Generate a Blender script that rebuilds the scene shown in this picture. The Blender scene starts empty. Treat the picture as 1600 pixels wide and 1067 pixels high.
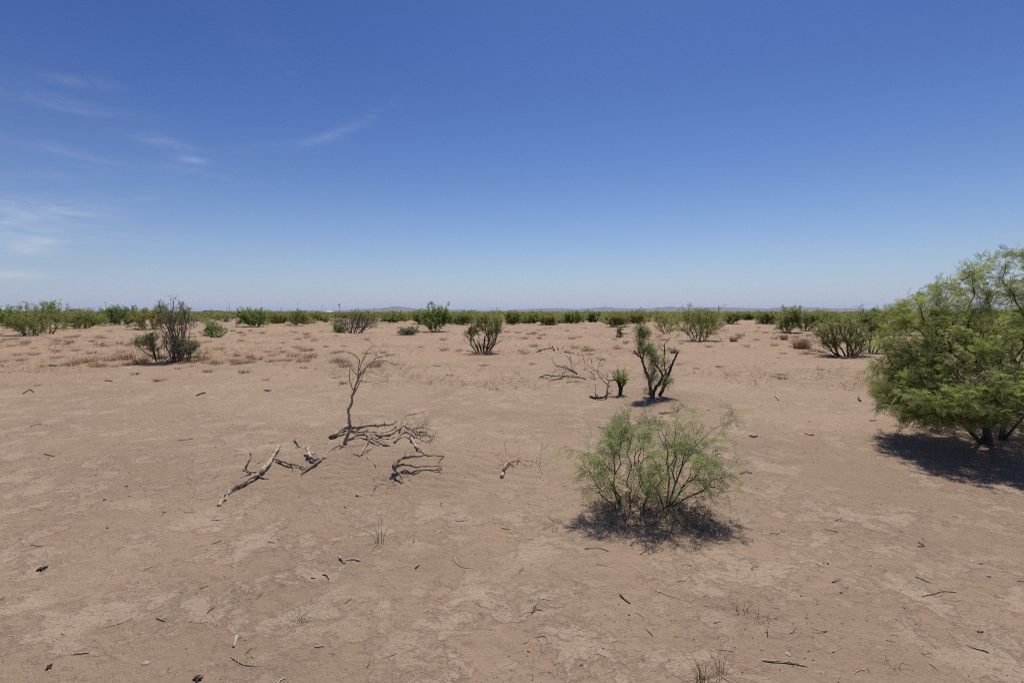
import bpy, math, random
import numpy as np
from mathutils import Vector
from math import radians, sin, cos, pi, atan, tan, sqrt, exp

# ------------------------------------------------------------------ camera, sky, sun, exposure
scene = bpy.context.scene
COL = scene.collection
FPX = 800.0                       # focal length in photograph pixels (18 mm on a 36 mm sensor, 1600 px wide)
PITCH = atan(46.5 / FPX)
EYE = 1.5
cam_d = bpy.data.cameras.new('camera')
cam_d.lens = 18.0
cam_d.sensor_width = 36.0
cam_d.sensor_fit = 'HORIZONTAL'
cam_d.clip_start = 0.05
cam_d.clip_end = 200000.0
cam = bpy.data.objects.new('camera', cam_d)
COL.objects.link(cam)
cam.location = (0, 0, EYE)
cam.rotation_euler = (pi / 2 - PITCH, 0, 0)
scene.camera = cam

SUN_EL, SUN_AZ = radians(66), radians(17)      # azimuth measured to the right of straight ahead (+Y)
sun_vec = Vector((sin(SUN_AZ) * cos(SUN_EL), cos(SUN_AZ) * cos(SUN_EL), sin(SUN_EL)))
sd = bpy.data.lights.new('sun', 'SUN')
sd.energy = 4.3
sd.angle = radians(0.53)
sd.color = (1.0, 0.955, 0.89)
sun = bpy.data.objects.new('sun', sd)
COL.objects.link(sun)
sun.rotation_euler = sun_vec.to_track_quat('Z', 'Y').to_euler()

scene.view_settings.view_transform = 'Standard'
scene.view_settings.look = 'None'
scene.view_settings.exposure = 0.0
scene.view_settings.gamma = 1.0
scene.cycles.filter_width = 1.0
scene.cycles.use_denoising = False
scene.cycles.use_adaptive_sampling = False


def ray(px, py):
    u = (px - 800.0) / FPX
    v = (533.5 - py) / FPX
    return (u, cos(PITCH) + v * sin(PITCH), -sin(PITCH) + v * cos(PITCH))


class NT:
    """small helper to write node trees"""
    def __init__(self, tree):
        self.t = tree
        self.t.nodes.clear()

    def n(self, typ, **kw):
        nd = self.t.nodes.new(typ)
        for k, v in kw.items():
            setattr(nd, k, v)
        return nd

    def put(self, sock, v):
        if hasattr(v, 'is_output') or hasattr(v, 'links'):
            self.t.links.new(v, sock)
        else:
            sock.default_value = v

    def math(self, op, a, b=None, c=None, clamp=False):
        nd = self.n('ShaderNodeMath', operation=op)
        nd.use_clamp = clamp
        self.put(nd.inputs[0], a)
        if b is not None:
            self.put(nd.inputs[1], b)
        if c is not None:
            self.put(nd.inputs[2], c)
        return nd.outputs[0]

    def vdot(self, a, vec):
        nd = self.n('ShaderNodeVectorMath', operation='DOT_PRODUCT')
        self.put(nd.inputs[0], a)
        nd.inputs[1].default_value = vec
        return nd.outputs['Value']

    def mix(self, fac, a, b, blend='MIX'):
        nd = self.n('ShaderNodeMix', data_type='RGBA', blend_type=blend)
        self.put(nd.inputs['Factor'], fac)
        self.put(nd.inputs[6], a if not isinstance(a, tuple) or len(a) == 4 else (*a, 1))
        self.put(nd.inputs[7], b if not isinstance(b, tuple) or len(b) == 4 else (*b, 1))
        return nd.outputs[2]

    def noise(self, vec, scale, detail=4.0, rough=0.55, dist=0.0):
        nd = self.n('ShaderNodeTexNoise')
        self.put(nd.inputs['Vector'], vec)
        nd.inputs['Scale'].default_value = scale
        nd.inputs['Detail'].default_value = detail
        nd.inputs['Roughness'].default_value = rough
        nd.inputs['Distortion'].default_value = dist
        return nd.outputs['Fac']

    def ramp(self, v, lo, hi):
        nd = self.n('ShaderNodeMapRange', interpolation_type='SMOOTHSTEP')
        self.put(nd.inputs['Value'], v)
        nd.inputs['From Min'].default_value = lo
        nd.inputs['From Max'].default_value = hi
        return nd.outputs['Result']


# world: clear blue sky and a few thin cirrus wisps on the left
world = bpy.data.worlds.new('World')
scene.world = world
world.use_nodes = True
w = NT(world.node_tree)
sky = w.n('ShaderNodeTexSky', sky_type='NISHITA')
sky.sun_disc = False
sky.sun_elevation = SUN_EL
sky.sun_rotation = SUN_AZ
sky.altitude = 1200.0
sky.air_density = 1.0
sky.dust_density = 1.6
sky.ozone_density = 2.0
tc = w.n('ShaderNodeTexCoord')
dirv = tc.outputs['Generated']
WISPS = [  # centre (photograph px), half length, half width, angle, strength
    (575, 184, 34, 8, 27, .42), (508, 214, 34, 6, 20, .40), (440, 226, 62, 6, 4, .22), (305, 249, 20, 6, -4, .95),
    (302, 238, 30, 7, -25, .40), (296, 268, 44, 5, -12, .40), (140, 250, 85, 10, -17, .35), (75, 156, 95, 10, -12, .28),
    (125, 175, 60, 12, -28, .30), (240, 213, 45, 12, -25, .32), (110, 128, 46, 8, -6, .35), (212, 314, 22, 5, 10, .55),
    (15, 352, 85, 30, 8, 1.25), (30, 275, 70, 9, 2, .30), (15, 428, 36, 6, -2, 1.6), (105, 379, 90, 5, -1, .45),
    (25, 388, 60, 14, 6, .8), (250, 292, 40, 10, -10, .14), (240, 369, 60, 5, -3, .22), (60, 322, 90, 18, -6, .30),
    (400, 60, 120, 30, -60, .06), (220, 440, 60, 8, 0, .16)]
stretch = w.n('ShaderNodeMapping')
stretch.inputs['Rotation'].default_value = (0, radians(12), 0)
stretch.inputs['Scale'].default_value = (7.0, 7.0, 30.0)
w.t.links.new(dirv, stretch.inputs['Vector'])
cn = w.noise(stretch.outputs['Vector'], 1.6, 7.0, 0.62, 0.9)
cn = w.ramp(cn, 0.30, 0.78)
acc = None
for (px, py, L, Wd, ang, st) in WISPS:
    d0 = Vector(ray(px, py)).normalized()
    r0 = Vector((1, 0, 0)); r0 = (r0 - d0 * r0.dot(d0)).normalized()
    u0 = r0.cross(d0).normalized()
    a = radians(ang)
    t1 = r0 * cos(a) + u0 * sin(a)
    t2 = u0 * cos(a) - r0 * sin(a)
    k = d0.dot(Vector((0, cos(PITCH), -sin(PITCH))))
    p1 = w.math('DIVIDE', w.vdot(dirv, t1), L / FPX * k)
    p2 = w.math('DIVIDE', w.vdot(dirv, t2), Wd / FPX * k)
    # the direction must also look the same way as the wisp
    q = w.math('ADD', w.math('MULTIPLY', p1, p1), w.math('MULTIPLY', p2, p2))
    g = w.math('EXPONENT', w.math('MULTIPLY', q, -0.8))
    front = w.math('GREATER_THAN', w.vdot(dirv, d0), 0.2)
    g = w.math('MULTIPLY', w.math('MULTIPLY', g, front), st)
    acc = g if acc is None else w.math('ADD', acc, g)
cl = w.math('MULTIPLY', acc, cn, clamp=True)
# deepen the blue aloft as the polarised noon sky shows it
REF = 7.2
sep = w.n('ShaderNodeSeparateColor'); w.t.links.new(sky.outputs[0], sep.inputs[0])
com = w.n('ShaderNodeCombineColor')
for ch, (gm, gn) in enumerate([(1.81, 1.0), (1.685, 1.01), (1.36, 1.09)]):
    v = w.math('POWER', w.math('DIVIDE', sep.outputs[ch], REF), gm)
    w.t.links.new(w.math('MULTIPLY', v, REF * gn), com.inputs[ch])
SKY_CLOUD = (6.6, 7.0, 7.8)
elev = w.math('MAXIMUM', w.vdot(dirv, (0, 0, 1)), 0.0)
hzf = w.math('MULTIPLY', w.math('EXPONENT', w.math('MULTIPLY', elev, -8.6)), 0.95)
skyc = w.mix(hzf, com.outputs[0], (4.95, 5.65, 7.25))
skyc = w.mix(w.math('MULTIPLY', cl, 0.42), skyc, SKY_CLOUD)
# unseen warm aureole round the sun, added to warm the blue shadow fill
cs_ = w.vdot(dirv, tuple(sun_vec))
fill_glow = w.math('EXPONENT', w.math('MULTIPLY', w.math('SUBTRACT', 1.0, cs_), -42.0))
skyc = w.mix(fill_glow, skyc, (34.0, 28.5, 21.5))
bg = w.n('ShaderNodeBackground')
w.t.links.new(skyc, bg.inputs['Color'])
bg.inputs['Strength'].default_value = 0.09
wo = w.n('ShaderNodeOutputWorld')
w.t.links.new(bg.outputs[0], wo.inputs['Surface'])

# ------------------------------------------------------------------ terrain height and pixel helpers


def _hash(ix, iy, s):
    h = (ix.astype(np.int64) * 374761393 + iy.astype(np.int64) * 668265263 + s * 974634777) & 0x7fffffff
    h = ((h ^ (h >> 13)) * 1274126177) & 0x7fffffff
    h = h ^ (h >> 16)
    return (h & 0xffff) / 32767.5 - 1.0


def vn(x, y, s):
    ix, iy = np.floor(x), np.floor(y)
    fx, fy = x - ix, y - iy
    fx = fx * fx * (3 - 2 * fx); fy = fy * fy * (3 - 2 * fy)
    a = _hash(ix, iy, s); b = _hash(ix + 1, iy, s); c = _hash(ix, iy + 1, s); d = _hash(ix + 1, iy + 1, s)
    return (a + (b - a) * fx) * (1 - fy) + (c + (d - c) * fx) * fy


def sstep(a, b, x):
    t = np.clip((x - a) / (b - a), 0, 1)
    return t * t * (3 - 2 * t)


MOUNDS = [  # x, y, rx, ry, height of blown sand
    (-1.15, 4.75, 1.05, 0.75, .16), (-0.1, 4.8, 1.0, .6, .085), (-2.0, 4.5, .8, .6, .05), (1.05, 4.05, .7, .5, .14),
    (5.8, 6.2, 1.5, 1.2, .20), (2.5, 9.0, 1.3, 1.0, .10), (-10.5, 16.6, 3.0, 2.0, .18)]


def mound(x, y):
    z = np.zeros_like(x)
    for (mx, my, rx, ry, h) in MOUNDS:
        z = z + h * np.exp(-(((x - mx) / rx) ** 2 + ((y - my) / ry) ** 2) * 1.3)
    return z


def hgt(x, y):
    x = np.asarray(x, float); y = np.asarray(y, float)
    r = np.sqrt(x * x + y * y)
    near = 1 - sstep(60, 400, r)
    z = 0.030 * vn(x / 3.1, y / 3.1, 1) + 0.012 * vn(x / 1.1 + 5, y / 1.1, 2) + 0.006 * vn(x / .41, y / .41 + 9, 3)
    z = z + (0.0035 * vn(x / .16, y / .16, 4) + 0.0022 * vn(x / .075, y / .075, 5)) * (1 - sstep(9, 16, r))
    z = z * near
    hum = sstep(14, 34, r) * (1 - sstep(160, 300, r))
    z = z + hum * (0.10 * np.maximum(vn(x / 4.3, y / 4.3, 7), -.2) + 0.07 * vn(x / 1.9, y / 1.9, 8))
    m = mound(x, y)
    z = z + m
    # wind ripples on the blown sand
    ph = (x * 0.25 + y) / .115 + 2.2 * vn(x / .6, y / .6, 11) + 1.0 * vn(x / .2, y / .2, 12)
    z = z + 0.0052 * np.sin(ph * 2 * pi) * sstep(.02, .07, m) * (1 - sstep(7, 10, r)) * (0.45 + .55 * vn(x / .5, y / .5, 13))
    return z


def h1(x, y):
    return float(hgt(np.array([x]), np.array([y]))[0])


def gp(px, py):
    """the ground point seen at a pixel of the photograph"""
    d = ray(px, py)
    t = EYE / -d[2]
    for _ in range(7):
        t = (EYE - h1(d[0] * t, d[1] * t)) / -d[2]
    return np.array([d[0] * t, d[1] * t, EYE + d[2] * t])


def at(px, py, Y):
    d = ray(px, py)
    t = Y / d[1]
    return np.array([d[0] * t, Y, EYE + d[2] * t])


# ------------------------------------------------------------------ mesh helpers


class MB:
    """collects pieces of geometry and links them as one mesh object"""
    def __init__(self):
        self.v, self.q, self.n, self.tint, self.mi = [], [], 0, [], []

    def add(self, verts, quads, tint=None, mi=0):
        verts = np.asarray(verts, float)
        quads = np.asarray(quads, int)
        if len(verts) == 0 or len(quads) == 0:
            return
        self.v.append(verts); self.q.append(quads + self.n); self.n += len(verts)
        self.tint.append(np.full(len(verts), .5) if tint is None else np.broadcast_to(np.asarray(tint, float), (len(verts),)))
        self.mi.append(np.full(len(quads), mi, int))

    def tube(self, pts, rad, sides=6, tint=None, cap=True, mi=0):
        pts = np.asarray(pts, float)
        n = len(pts)
        if n < 2:
            return
        rad = np.broadcast_to(np.asarray(rad, float), (n,))
        tan_ = np.gradient(pts, axis=0)
        tan_ /= np.linalg.norm(tan_, axis=1)[:, None] + 1e-12
        ref = np.array([0.0, 0, 1]) if abs(tan_[0][2]) < .9 else np.array([1.0, 0, 0])
        ang = np.linspace(0, 2 * pi, sides, endpoint=False)
        ca, sa = np.cos(ang), np.sin(ang)
        V = np.empty((n, sides, 3))
        u = ref - tan_[0] * ref.dot(tan_[0])
        for i in range(n):
            u = u - tan_[i] * u.dot(tan_[i])
            l = np.linalg.norm(u)
            if l < 1e-6:
                u = np.cross(tan_[i], [0.3, .5, .8]); l = np.linalg.norm(u)
            u = u / l
            b = np.cross(tan_[i], u)
            V[i] = pts[i] + rad[i] * (ca[:, None] * u + sa[:, None] * b)
        idx = np.arange(n * sides).reshape(n, sides)
        a = idx[:-1]; c = idx[1:]
        Q = np.stack([a, np.roll(a, -1, 1), np.roll(c, -1, 1), c], -1).reshape(-1, 4)
        V = V.reshape(-1, 3)
        if cap:
            V = np.vstack([V, pts[0] - tan_[0] * rad[0] * .3, pts[-1] + tan_[-1] * rad[-1] * .5])
            s0, s1 = n * sides, n * sides + 1
            C0 = [[s0, idx[0][(k + 1) % sides], idx[0][k], idx[0][k]] for k in range(sides)]
            C1 = [[s1, idx[-1][k], idx[-1][(k + 1) % sides], idx[-1][(k + 1) % sides]] for k in range(sides)]
            Q = np.vstack([Q, C0, C1])
        self.add(V, Q, tint, mi)

    def box(self, c, s, rz=0.0, tint=None, mi=0):
        c = np.asarray(c, float); s = np.asarray(s, float) / 2
        v = np.array([[x, y, z] for x in (-1, 1) for y in (-1, 1) for z in (-1, 1)], float) * s
        R = np.array([[cos(rz), -sin(rz), 0], [sin(rz), cos(rz), 0], [0, 0, 1]])
        q = [[0, 1, 3, 2], [4, 6, 7, 5], [0, 4, 5, 1], [2, 3, 7, 6], [0, 2, 6, 4], [1, 5, 7, 3]]
        self.add(v @ R.T + c, q, tint, mi)

    def data(self, name, mats, smooth=False):
        me = bpy.data.meshes.new(name)
        if self.n == 0:
            return me
        V = np.vstack(self.v); Q = np.vstack(self.q); T = np.concatenate(self.tint); M = np.concatenate(self.mi)
        tri = Q[:, 2] == Q[:, 3]
        cnt = np.where(tri, 3, 4)
        start = np.concatenate([[0], np.cumsum(cnt)[:-1]])
        keep = np.ones((len(Q), 4), bool); keep[tri, 3] = False
        loops = Q[keep]
        me.vertices.add(len(V)); me.vertices.foreach_set('co', V.astype(np.float32).ravel())
        me.loops.add(len(loops)); me.loops.foreach_set('vertex_index', loops.astype(np.int32))
        me.polygons.add(len(Q)); me.polygons.foreach_set('loop_start', start.astype(np.int32))
        me.polygons.foreach_set('material_index', M.astype(np.int32))
        if smooth:
            me.polygons.foreach_set('use_smooth', np.ones(len(Q), bool))
        a = me.attributes.new('tint', 'FLOAT', 'POINT'); a.data.foreach_set('value', T.astype(np.float32))
        for m in (mats if isinstance(mats, (list, tuple)) else [mats]):
            me.materials.append(m)
        me.update(calc_edges=True)
        return me

    def build(self, name, mats, parent=None, smooth=False, origin=None):
        if origin is not None:
            self.v = [v - np.asarray(origin) for v in self.v]
        o = bpy.data.objects.new(name, self.data(name, mats, smooth))
        COL.objects.link(o)
        if parent is not None:
            o.parent = parent
        elif origin is not None:
            o.location = origin
        return o


def tag(o, label, cat, group=None, kind=None):
    if label: o['label'] = label
    if cat: o['category'] = cat
    if group: o['group'] = group
    if kind: o['kind'] = kind
    return o


def empty(name, loc):
    o = bpy.data.objects.new(name, None)
    COL.objects.link(o)
    o.location = loc
    o.empty_display_size = .1
    return o


# ------------------------------------------------------------------ materials


def new_mat(name):
    m = bpy.data.materials.new(name)
    m.use_nodes = True
    return m, NT(m.node_tree)


def leaf_mat(name, ca, cb, trans=.35, rough=.55, clump=2.5, dry=False):
    m, t = new_mat(name)
    at_ = t.n('ShaderNodeAttribute', attribute_name='tint')
    tc_ = t.n('ShaderNodeTexCoord')
    n1 = t.noise(tc_.outputs['Object'], clump, 3)
    f = t.math('ADD', t.math('MULTIPLY', at_.outputs['Fac'], .6), t.math('MULTIPLY', t.ramp(n1, .35, .65), .4))
    c = t.mix(f, ca, cb)
    p = t.n('ShaderNodeBsdfPrincipled')
    t.put(p.inputs['Base Color'], c); p.inputs['Roughness'].default_value = rough
    p.inputs['Specular IOR Level'].default_value = .25
    tr = t.n('ShaderNodeBsdfTranslucent')
    t.put(tr.inputs['Color'], c if dry else t.mix(.6, c, (cb[0] * 1.1, cb[1] * 1.2, cb[2] * .75)))
    mx = t.n('ShaderNodeMixShader'); mx.inputs[0].default_value = trans
    t.t.links.new(p.outputs[0], mx.inputs[1]); t.t.links.new(tr.outputs[0], mx.inputs[2])
    o = t.n('ShaderNodeOutputMaterial'); t.t.links.new(mx.outputs[0], o.inputs['Surface'])
    return m


def bark_mat(name, ca, cb, scale=30.0, bump=.5, cc=None):
    m, t = new_mat(name)
    tc_ = t.n('ShaderNodeTexCoord')
    mp = t.n('ShaderNodeMapping'); mp.inputs['Scale'].default_value = (1, 1, .3)
    t.t.links.new(tc_.outputs['Object'], mp.inputs['Vector'])
    n1 = t.noise(mp.outputs[0], scale, 6, .65, .3)
    n2 = t.noise(tc_.outputs['Object'], scale * .2, 3)
    at_ = t.n('ShaderNodeAttribute', attribute_name='tint')
    f = t.math('ADD', t.math('MULTIPLY', t.ramp(n1, .35, .68), .6), t.math('MULTIPLY', at_.outputs['Fac'], .4))
    c = t.mix(f, ca, cb)
    if cc:
        c = t.mix(t.ramp(n2, .52, .62), c, cc)
    p = t.n('ShaderNodeBsdfPrincipled'); t.put(p.inputs['Base Color'], c); p.inputs['Roughness'].default_value = .85
    p.inputs['Specular IOR Level'].default_value = .2
    b = t.n('ShaderNodeBump'); b.inputs['Strength'].default_value = bump; b.inputs['Distance'].default_value = .01
    t.put(b.inputs['Height'], n1); t.t.links.new(b.outputs[0], p.inputs['Normal'])
    o = t.n('ShaderNodeOutputMaterial'); t.t.links.new(p.outputs[0], o.inputs['Surface'])
    return m


def plain_mat(name, c, rough=.7, var=.15, scale=3.0, metal=0.0):
    m, t = new_mat(name)
    tc_ = t.n('ShaderNodeTexCoord')
    n1 = t.noise(tc_.outputs['Object'], scale, 5)
    col = t.mix(n1, tuple(x * (1 - var) for x in c), tuple(min(1, x * (1 + var)) for x in c))
    p = t.n('ShaderNodeBsdfPrincipled'); t.put(p.inputs['Base Color'], col); p.inputs['Roughness'].default_value = rough
    p.inputs['Metallic'].default_value = metal
    o = t.n('ShaderNodeOutputMaterial'); t.t.links.new(p.outputs[0], o.inputs['Surface'])
    return m


M = {}
M['leaf_front'] = leaf_mat('leaf_grey_green', (.205, .250, .105), (.350, .400, .180), .50)
M['leaf_tree'] = leaf_mat('leaf_mesquite', (.135, .168, .058), (.390, .405, .150), .54, clump=5.0)  # tint range reaches darker to imitate shadows inside the crown
M['leaf_mid'] = leaf_mat('leaf_mid_green', (.190, .215, .075), (.335, .350, .135), .52)
M['leaf_vivid'] = leaf_mat('leaf_vivid_green', (.150, .210, .060), (.280, .340, .110), .52)
M['leaf_yellow'] = leaf_mat('leaf_yellow_green', (.225, .225, .070), (.365, .350, .125), .5)
M['leaf_dark'] = leaf_mat('leaf_dark_green', (.115, .160, .058), (.215, .260, .100), .5)
M['leaf_grey'] = leaf_mat('leaf_grey', (.165, .170, .115), (.275, .275, .185), .45)
M['leaf_pale'] = leaf_mat('leaf_pale', (.250, .250, .125), (.390, .370, .200), .4)
M['bark'] = bark_mat('bark_dark', (.070, .053, .040), (.19, .145, .110), 40)
M['bark_tree_shaded'] = bark_mat('bark_tree_shaded', (.040, .031, .025), (.115, .09, .07), 40)  # bark darkened in colour to stand in for deep shade under the crown
M['bark_twig'] = bark_mat('bark_twig', (.075, .055, .041), (.21, .16, .12), 30)
M['bark_far'] = bark_mat('bark_far', (.06, .048, .038), (.13, .105, .082), 8)
M['bark_grey'] = bark_mat('bark_grey', (.12, .10, .085), (.25, .21, .175), 12)
M['char'] = bark_mat('charred_wood', (.022, .017, .014), (.085, .066, .052), 45, .7)
M['dead'] = bark_mat('weathered_wood', (.27, .205, .145), (.56, .465, .350), 60, .9, (.19, .145, .105))
M['dead_dark'] = bark_mat('dark_dead_wood', (.14, .11, .082), (.42, .34, .262), 55, .9)
M['dead_pale'] = bark_mat('pale_dead_wood', (.33, .27, .205), (.58, .50, .40), 60, .6)
M['straw'] = leaf_mat('straw', (.56, .410, .265), (.80, .640, .465), .5, .7, dry=True)
M['tan_grass'] = leaf_mat('tan_grass', (.43, .30, .185), (.70, .54, .37), .5, .7, dry=True)
M['rust'] = leaf_mat('rust_weed', (.34, .21, .13), (.54, .37, .235), .45, .7, dry=True)
M['litter'] = bark_mat('litter', (.05, .038, .030), (.20, .150, .115), 40, .2)
M['stone'] = plain_mat('stone', (.30, .27, .25), .8, .3, 40)
M['stone_dark'] = plain_mat('dark_stone', (.12, .105, .095), .8, .3, 40)
M['stone_white'] = plain_mat('white_stone', (.72, .69, .70), .7, .12, 20)
M['white_metal'] = plain_mat('white_painted_metal', (.80, .80, .78), .5, .05, 2)
M['dark_roof'] = plain_mat('dark_roof', (.07, .06, .055), .8, .2, 1)
M['pale_wall'] = plain_mat('pale_wall', (.55, .50, .44), .8, .1, 1)
M['pole'] = plain_mat('pole_wood', (.10, .08, .065), .85, .2, 4)
M['steel'] = plain_mat('galvanised_steel', (.22, .22, .23), .6, .15, 2)

# ------------------------------------------------------------------ ground


def ground_material():
    m, t = new_mat('desert_sand')
    tc_ = t.n('ShaderNodeTexCoord')
    P = tc_.outputs['Object']
    ln = t.n('ShaderNodeVectorMath', operation='LENGTH'); t.t.links.new(P, ln.inputs[0])
    R = ln.outputs['Value']
    md = t.n('ShaderNodeAttribute', attribute_name='tint').outputs['Fac']
    n_big = t.noise(P, .32, 6, .6, .4)
    n_mid = t.noise(P, 1.3, 6, .6, .3)
    n_cr = t.noise(P, 2.6, 11, .66, .35)
    n_cl = t.noise(P, .75, 4, .55)
    n_fi = t.noise(P, 38, 6, .7)
    n_sp = t.noise(P, 75, 3, .6)
    c = t.mix(t.ramp(n_big, .36, .64), (.284, .202, .140), (.348, .251, .174))
    c = t.mix(t.math('MULTIPLY', t.ramp(n_mid, .52, .68), .45), c, (.245, .170, .123))
    # pale dried crust in ragged patches, missing where sand has blown over it
    n_brk = t.noise(P, 13, 8, .72, .4)
    n_edge = t.math('ADD', t.math('MULTIPLY', n_cr, .66), t.math('MULTIPLY', n_brk, .34))
    cr = t.math('MULTIPLY', t.ramp(n_edge, .485, .535), t.ramp(n_cl, .33, .52))
    cr2 = t.math('MULTIPLY', t.ramp(t.noise(P, 7.5, 9, .7, .5), .55, .62), .55)
    cr = t.math('MAXIMUM', cr, cr2)
    cr = t.math('MULTIPLY', cr, t.math('SUBTRACT', 1.0, t.math('MULTIPLY', md, .95, clamp=True)))
    c = t.mix(t.math('MULTIPLY', cr, .52), c, (.432, .337, .250))
    # shrinkage cracks in the crust
    wv = t.n('ShaderNodeVectorMath', operation='ADD'); t.t.links.new(P, wv.inputs[0])
    nz = t.n('ShaderNodeTexNoise'); nz.inputs['Scale'].default_value = 9; nz.inputs['Detail'].default_value = 3; t.t.links.new(P, nz.inputs['Vector'])
    ns = t.n('ShaderNodeVectorMath', operation='SCALE'); ns.inputs['Scale'].default_value = .11; t.t.links.new(nz.outputs['Color'], ns.inputs[0])
    t.t.links.new(ns.outputs[0], wv.inputs[1])
    vo = t.n('ShaderNodeTexVoronoi', feature='DISTANCE_TO_EDGE'); vo.inputs['Scale'].default_value = 15; t.t.links.new(wv.outputs[0], vo.inputs['Vector'])
    crack = t.math('MULTIPLY', t.math('SUBTRACT', 1.0, t.ramp(vo.outputs['Distance'], .005, .06)), t.math('MULTIPLY', cr, t.ramp(n_brk, .42, .58)))
    c = t.mix(t.math('MULTIPLY', crack, .16), c, (.17, .115, .082))
    # fine grain and organic specks
    c = t.mix(t.math('MULTIPLY', t.ramp(n_fi, .34, .66), .28), c, t.mix(.5, c, (.19, .13, .095)))
    c = t.mix(t.math('MULTIPLY', t.ramp(n_brk, .40, .62), .22), c, t.mix(.6, c, (.18, .125, .09)))
    spk = t.math('MULTIPLY', t.ramp(n_sp, .645, .69), t.ramp(n_mid, .36, .58))
    c = t.mix(t.math('MULTIPLY', spk, .7), c, (.10, .072, .054))
    pal = t.ramp(t.noise(P, 52, 3, .6), .66, .71)
    c = t.mix(t.math('MULTIPLY', pal, .35), c, (.50, .40, .31))
    # thin dead grass thatch farther out
    th = t.math('MULTIPLY', t.ramp(t.noise(P, .55, 8, .7, .3), .44, .62), t.ramp(R, 9, 22))
    c = t.mix(t.math('MULTIPLY', th, .75), c, (.355, .238, .145))
    gy = t.math('MULTIPLY', t.ramp(t.noise(P, .17, 5, .6), .56, .66), t.ramp(R, 15, 40))
    c = t.mix(t.math('MULTIPLY', gy, .5), c, (.27, .205, .165))
    # far plain is covered by low olive growth
    c = t.mix(t.math('MULTIPLY', t.ramp(R, 90, 500), .7), c, (.20, .185, .085))
    p = t.n('ShaderNodeBsdfPrincipled'); t.put(p.inputs['Base Color'], c); p.inputs['Roughness'].default_value = .95
    p.inputs['Specular IOR Level'].default_value = .12
    hh = t.math('ADD', t.math('MULTIPLY', n_fi, .30), t.math('MULTIPLY', t.noise(P, 11, 8, .65, .3), 1.0))
    hh = t.math('ADD', hh, t.math('MULTIPLY', cr, .20))
    hh = t.math('SUBTRACT', hh, t.math('MULTIPLY', crack, .18))
    hh = t.math('ADD', hh, t.math('MULTIPLY', n_brk, .6))
    hh = t.math('ADD', hh, t.math('MULTIPLY', t.noise(P, 130, 2), .12))
    b = t.n('ShaderNodeBump'); b.inputs['Strength'].default_value = .8; b.inputs['Distance'].default_value = .03
    t.put(b.inputs['Height'], hh); t.t.links.new(b.outputs[0], p.inputs['Normal'])
    o = t.n('ShaderNodeOutputMaterial'); t.t.links.new(p.outputs[0], o.inputs['Surface'])
    return m


rr = [0.05]
while rr[-1] < 1.2: rr.append(rr[-1] * 1.12)
while rr[-1] < 14: rr.append(rr[-1] * 1.0042)
while rr[-1] < 70: rr.append(rr[-1] * 1.012)
while rr[-1] < 60000: rr.append(rr[-1] * 1.05)
rr = np.array(rr)
aa = np.radians(np.concatenate([np.arange(-58, 58.01, .15), np.arange(62, 300, 4.0)]))   # 0 is straight ahead
RR, AA = np.meshgrid(rr, aa, indexing='ij')
GX, GY = RR * np.sin(AA), RR * np.cos(AA)
GZ = hgt(GX.ravel(), GY.ravel())
gv = np.stack([GX.ravel(), GY.ravel(), GZ], -1)
nr, na = RR.shape
idx = np.arange(nr * na).reshape(nr, na)
A, B = idx[:-1], idx[1:]
quads = np.stack([A, B, np.roll(B, -1, 1), np.roll(A, -1, 1)], -1).reshape(-1, 4)
gb = MB()
gb.add(gv, quads, np.clip(mound(gv[:, 0], gv[:, 1]) * 11, 0, 1))
gv0 = np.array([[0, 0, h1(0, 0)]])
gb.add(np.vstack([gv0, gv[:na]]), [[0, k + 1, (k + 1) % na + 1, (k + 1) % na + 1] for k in range(na)])
ground = gb.build('ground', ground_material(), smooth=True)
tag(ground, 'bare pinkish tan desert sand with pale crust patches', None, kind='structure')

# ------------------------------------------------------------------ far mountains
prof = np.array([(-1200, 486.5), (-700, 485), (-300, 486), (0, 485.5), (200, 485.6), (430, 485.5), (540, 484.4), (580, 482.4), (603, 480.5), (617, 478.4), (632, 480),
                 (650, 482.6), (690, 484), (720, 483.5), (745, 485.4), (780, 485.2), (800, 484.2), (825, 482.6), (850, 482.2), (875, 481), (900, 483),
                 (920, 481.5), (935, 480.6), (945, 479), (957, 480.6), (975, 482), (1000, 481.5), (1022, 481), (1047, 478.9), (1062, 480.6), (1085, 481),
                 (1112, 479.8), (1133, 480.4), (1165, 481), (1195, 481.8), (1218, 480), (1240, 479.3), (1271, 480), (1303, 482), (1326, 481), (1346, 483.4),
                 (1380, 484.2), (1430, 483), (1500, 482), (1600, 481), (1750, 483), (2100, 482), (2800, 485)], float)
MY = 22000.0
mx = np.arange(-50000, 50000, 130.0)
my = np.linspace(-1, 1, 41)
rid = (487.0 - np.interp(mx / MY * FPX + 800, prof[:, 0], prof[:, 1])) / FPX * MY + 2
MX, MYY = np.meshgrid(mx, my, indexing='ij')
yy = MYY * 2600
sh = np.clip(1 - np.abs(MYY + .15 * vn(MX / 1500, yy * 0 + .5, 31)), 0, 1) ** 1.25
rough = 1 + .28 * vn(MX / 700, yy / 500, 32) * (1 - sh) + .16 * vn(MX / 260, yy / 240, 33) * (1 - sh * .6)
MZ = rid[:, None] * sh * rough - 3
idm = np.arange(MX.size).reshape(MX.shape)
q = np.stack([idm[:-1, :-1], idm[1:, :-1], idm[1:, 1:], idm[:-1, 1:]], -1).reshape(-1, 4)
mb = MB()
mb.add(np.stack([MX.ravel(), (MY + yy).ravel(), MZ.ravel()], -1), q)
mount = mb.build('mountains', plain_mat('bare_rock_slopes', (.125, .11, .12), .95, .35, .0015), smooth=True)
tag(mount, 'low bluish mountain range along the far horizon', None, kind='structure')

# ------------------------------------------------------------------ plants: skeletons, leaves


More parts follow.
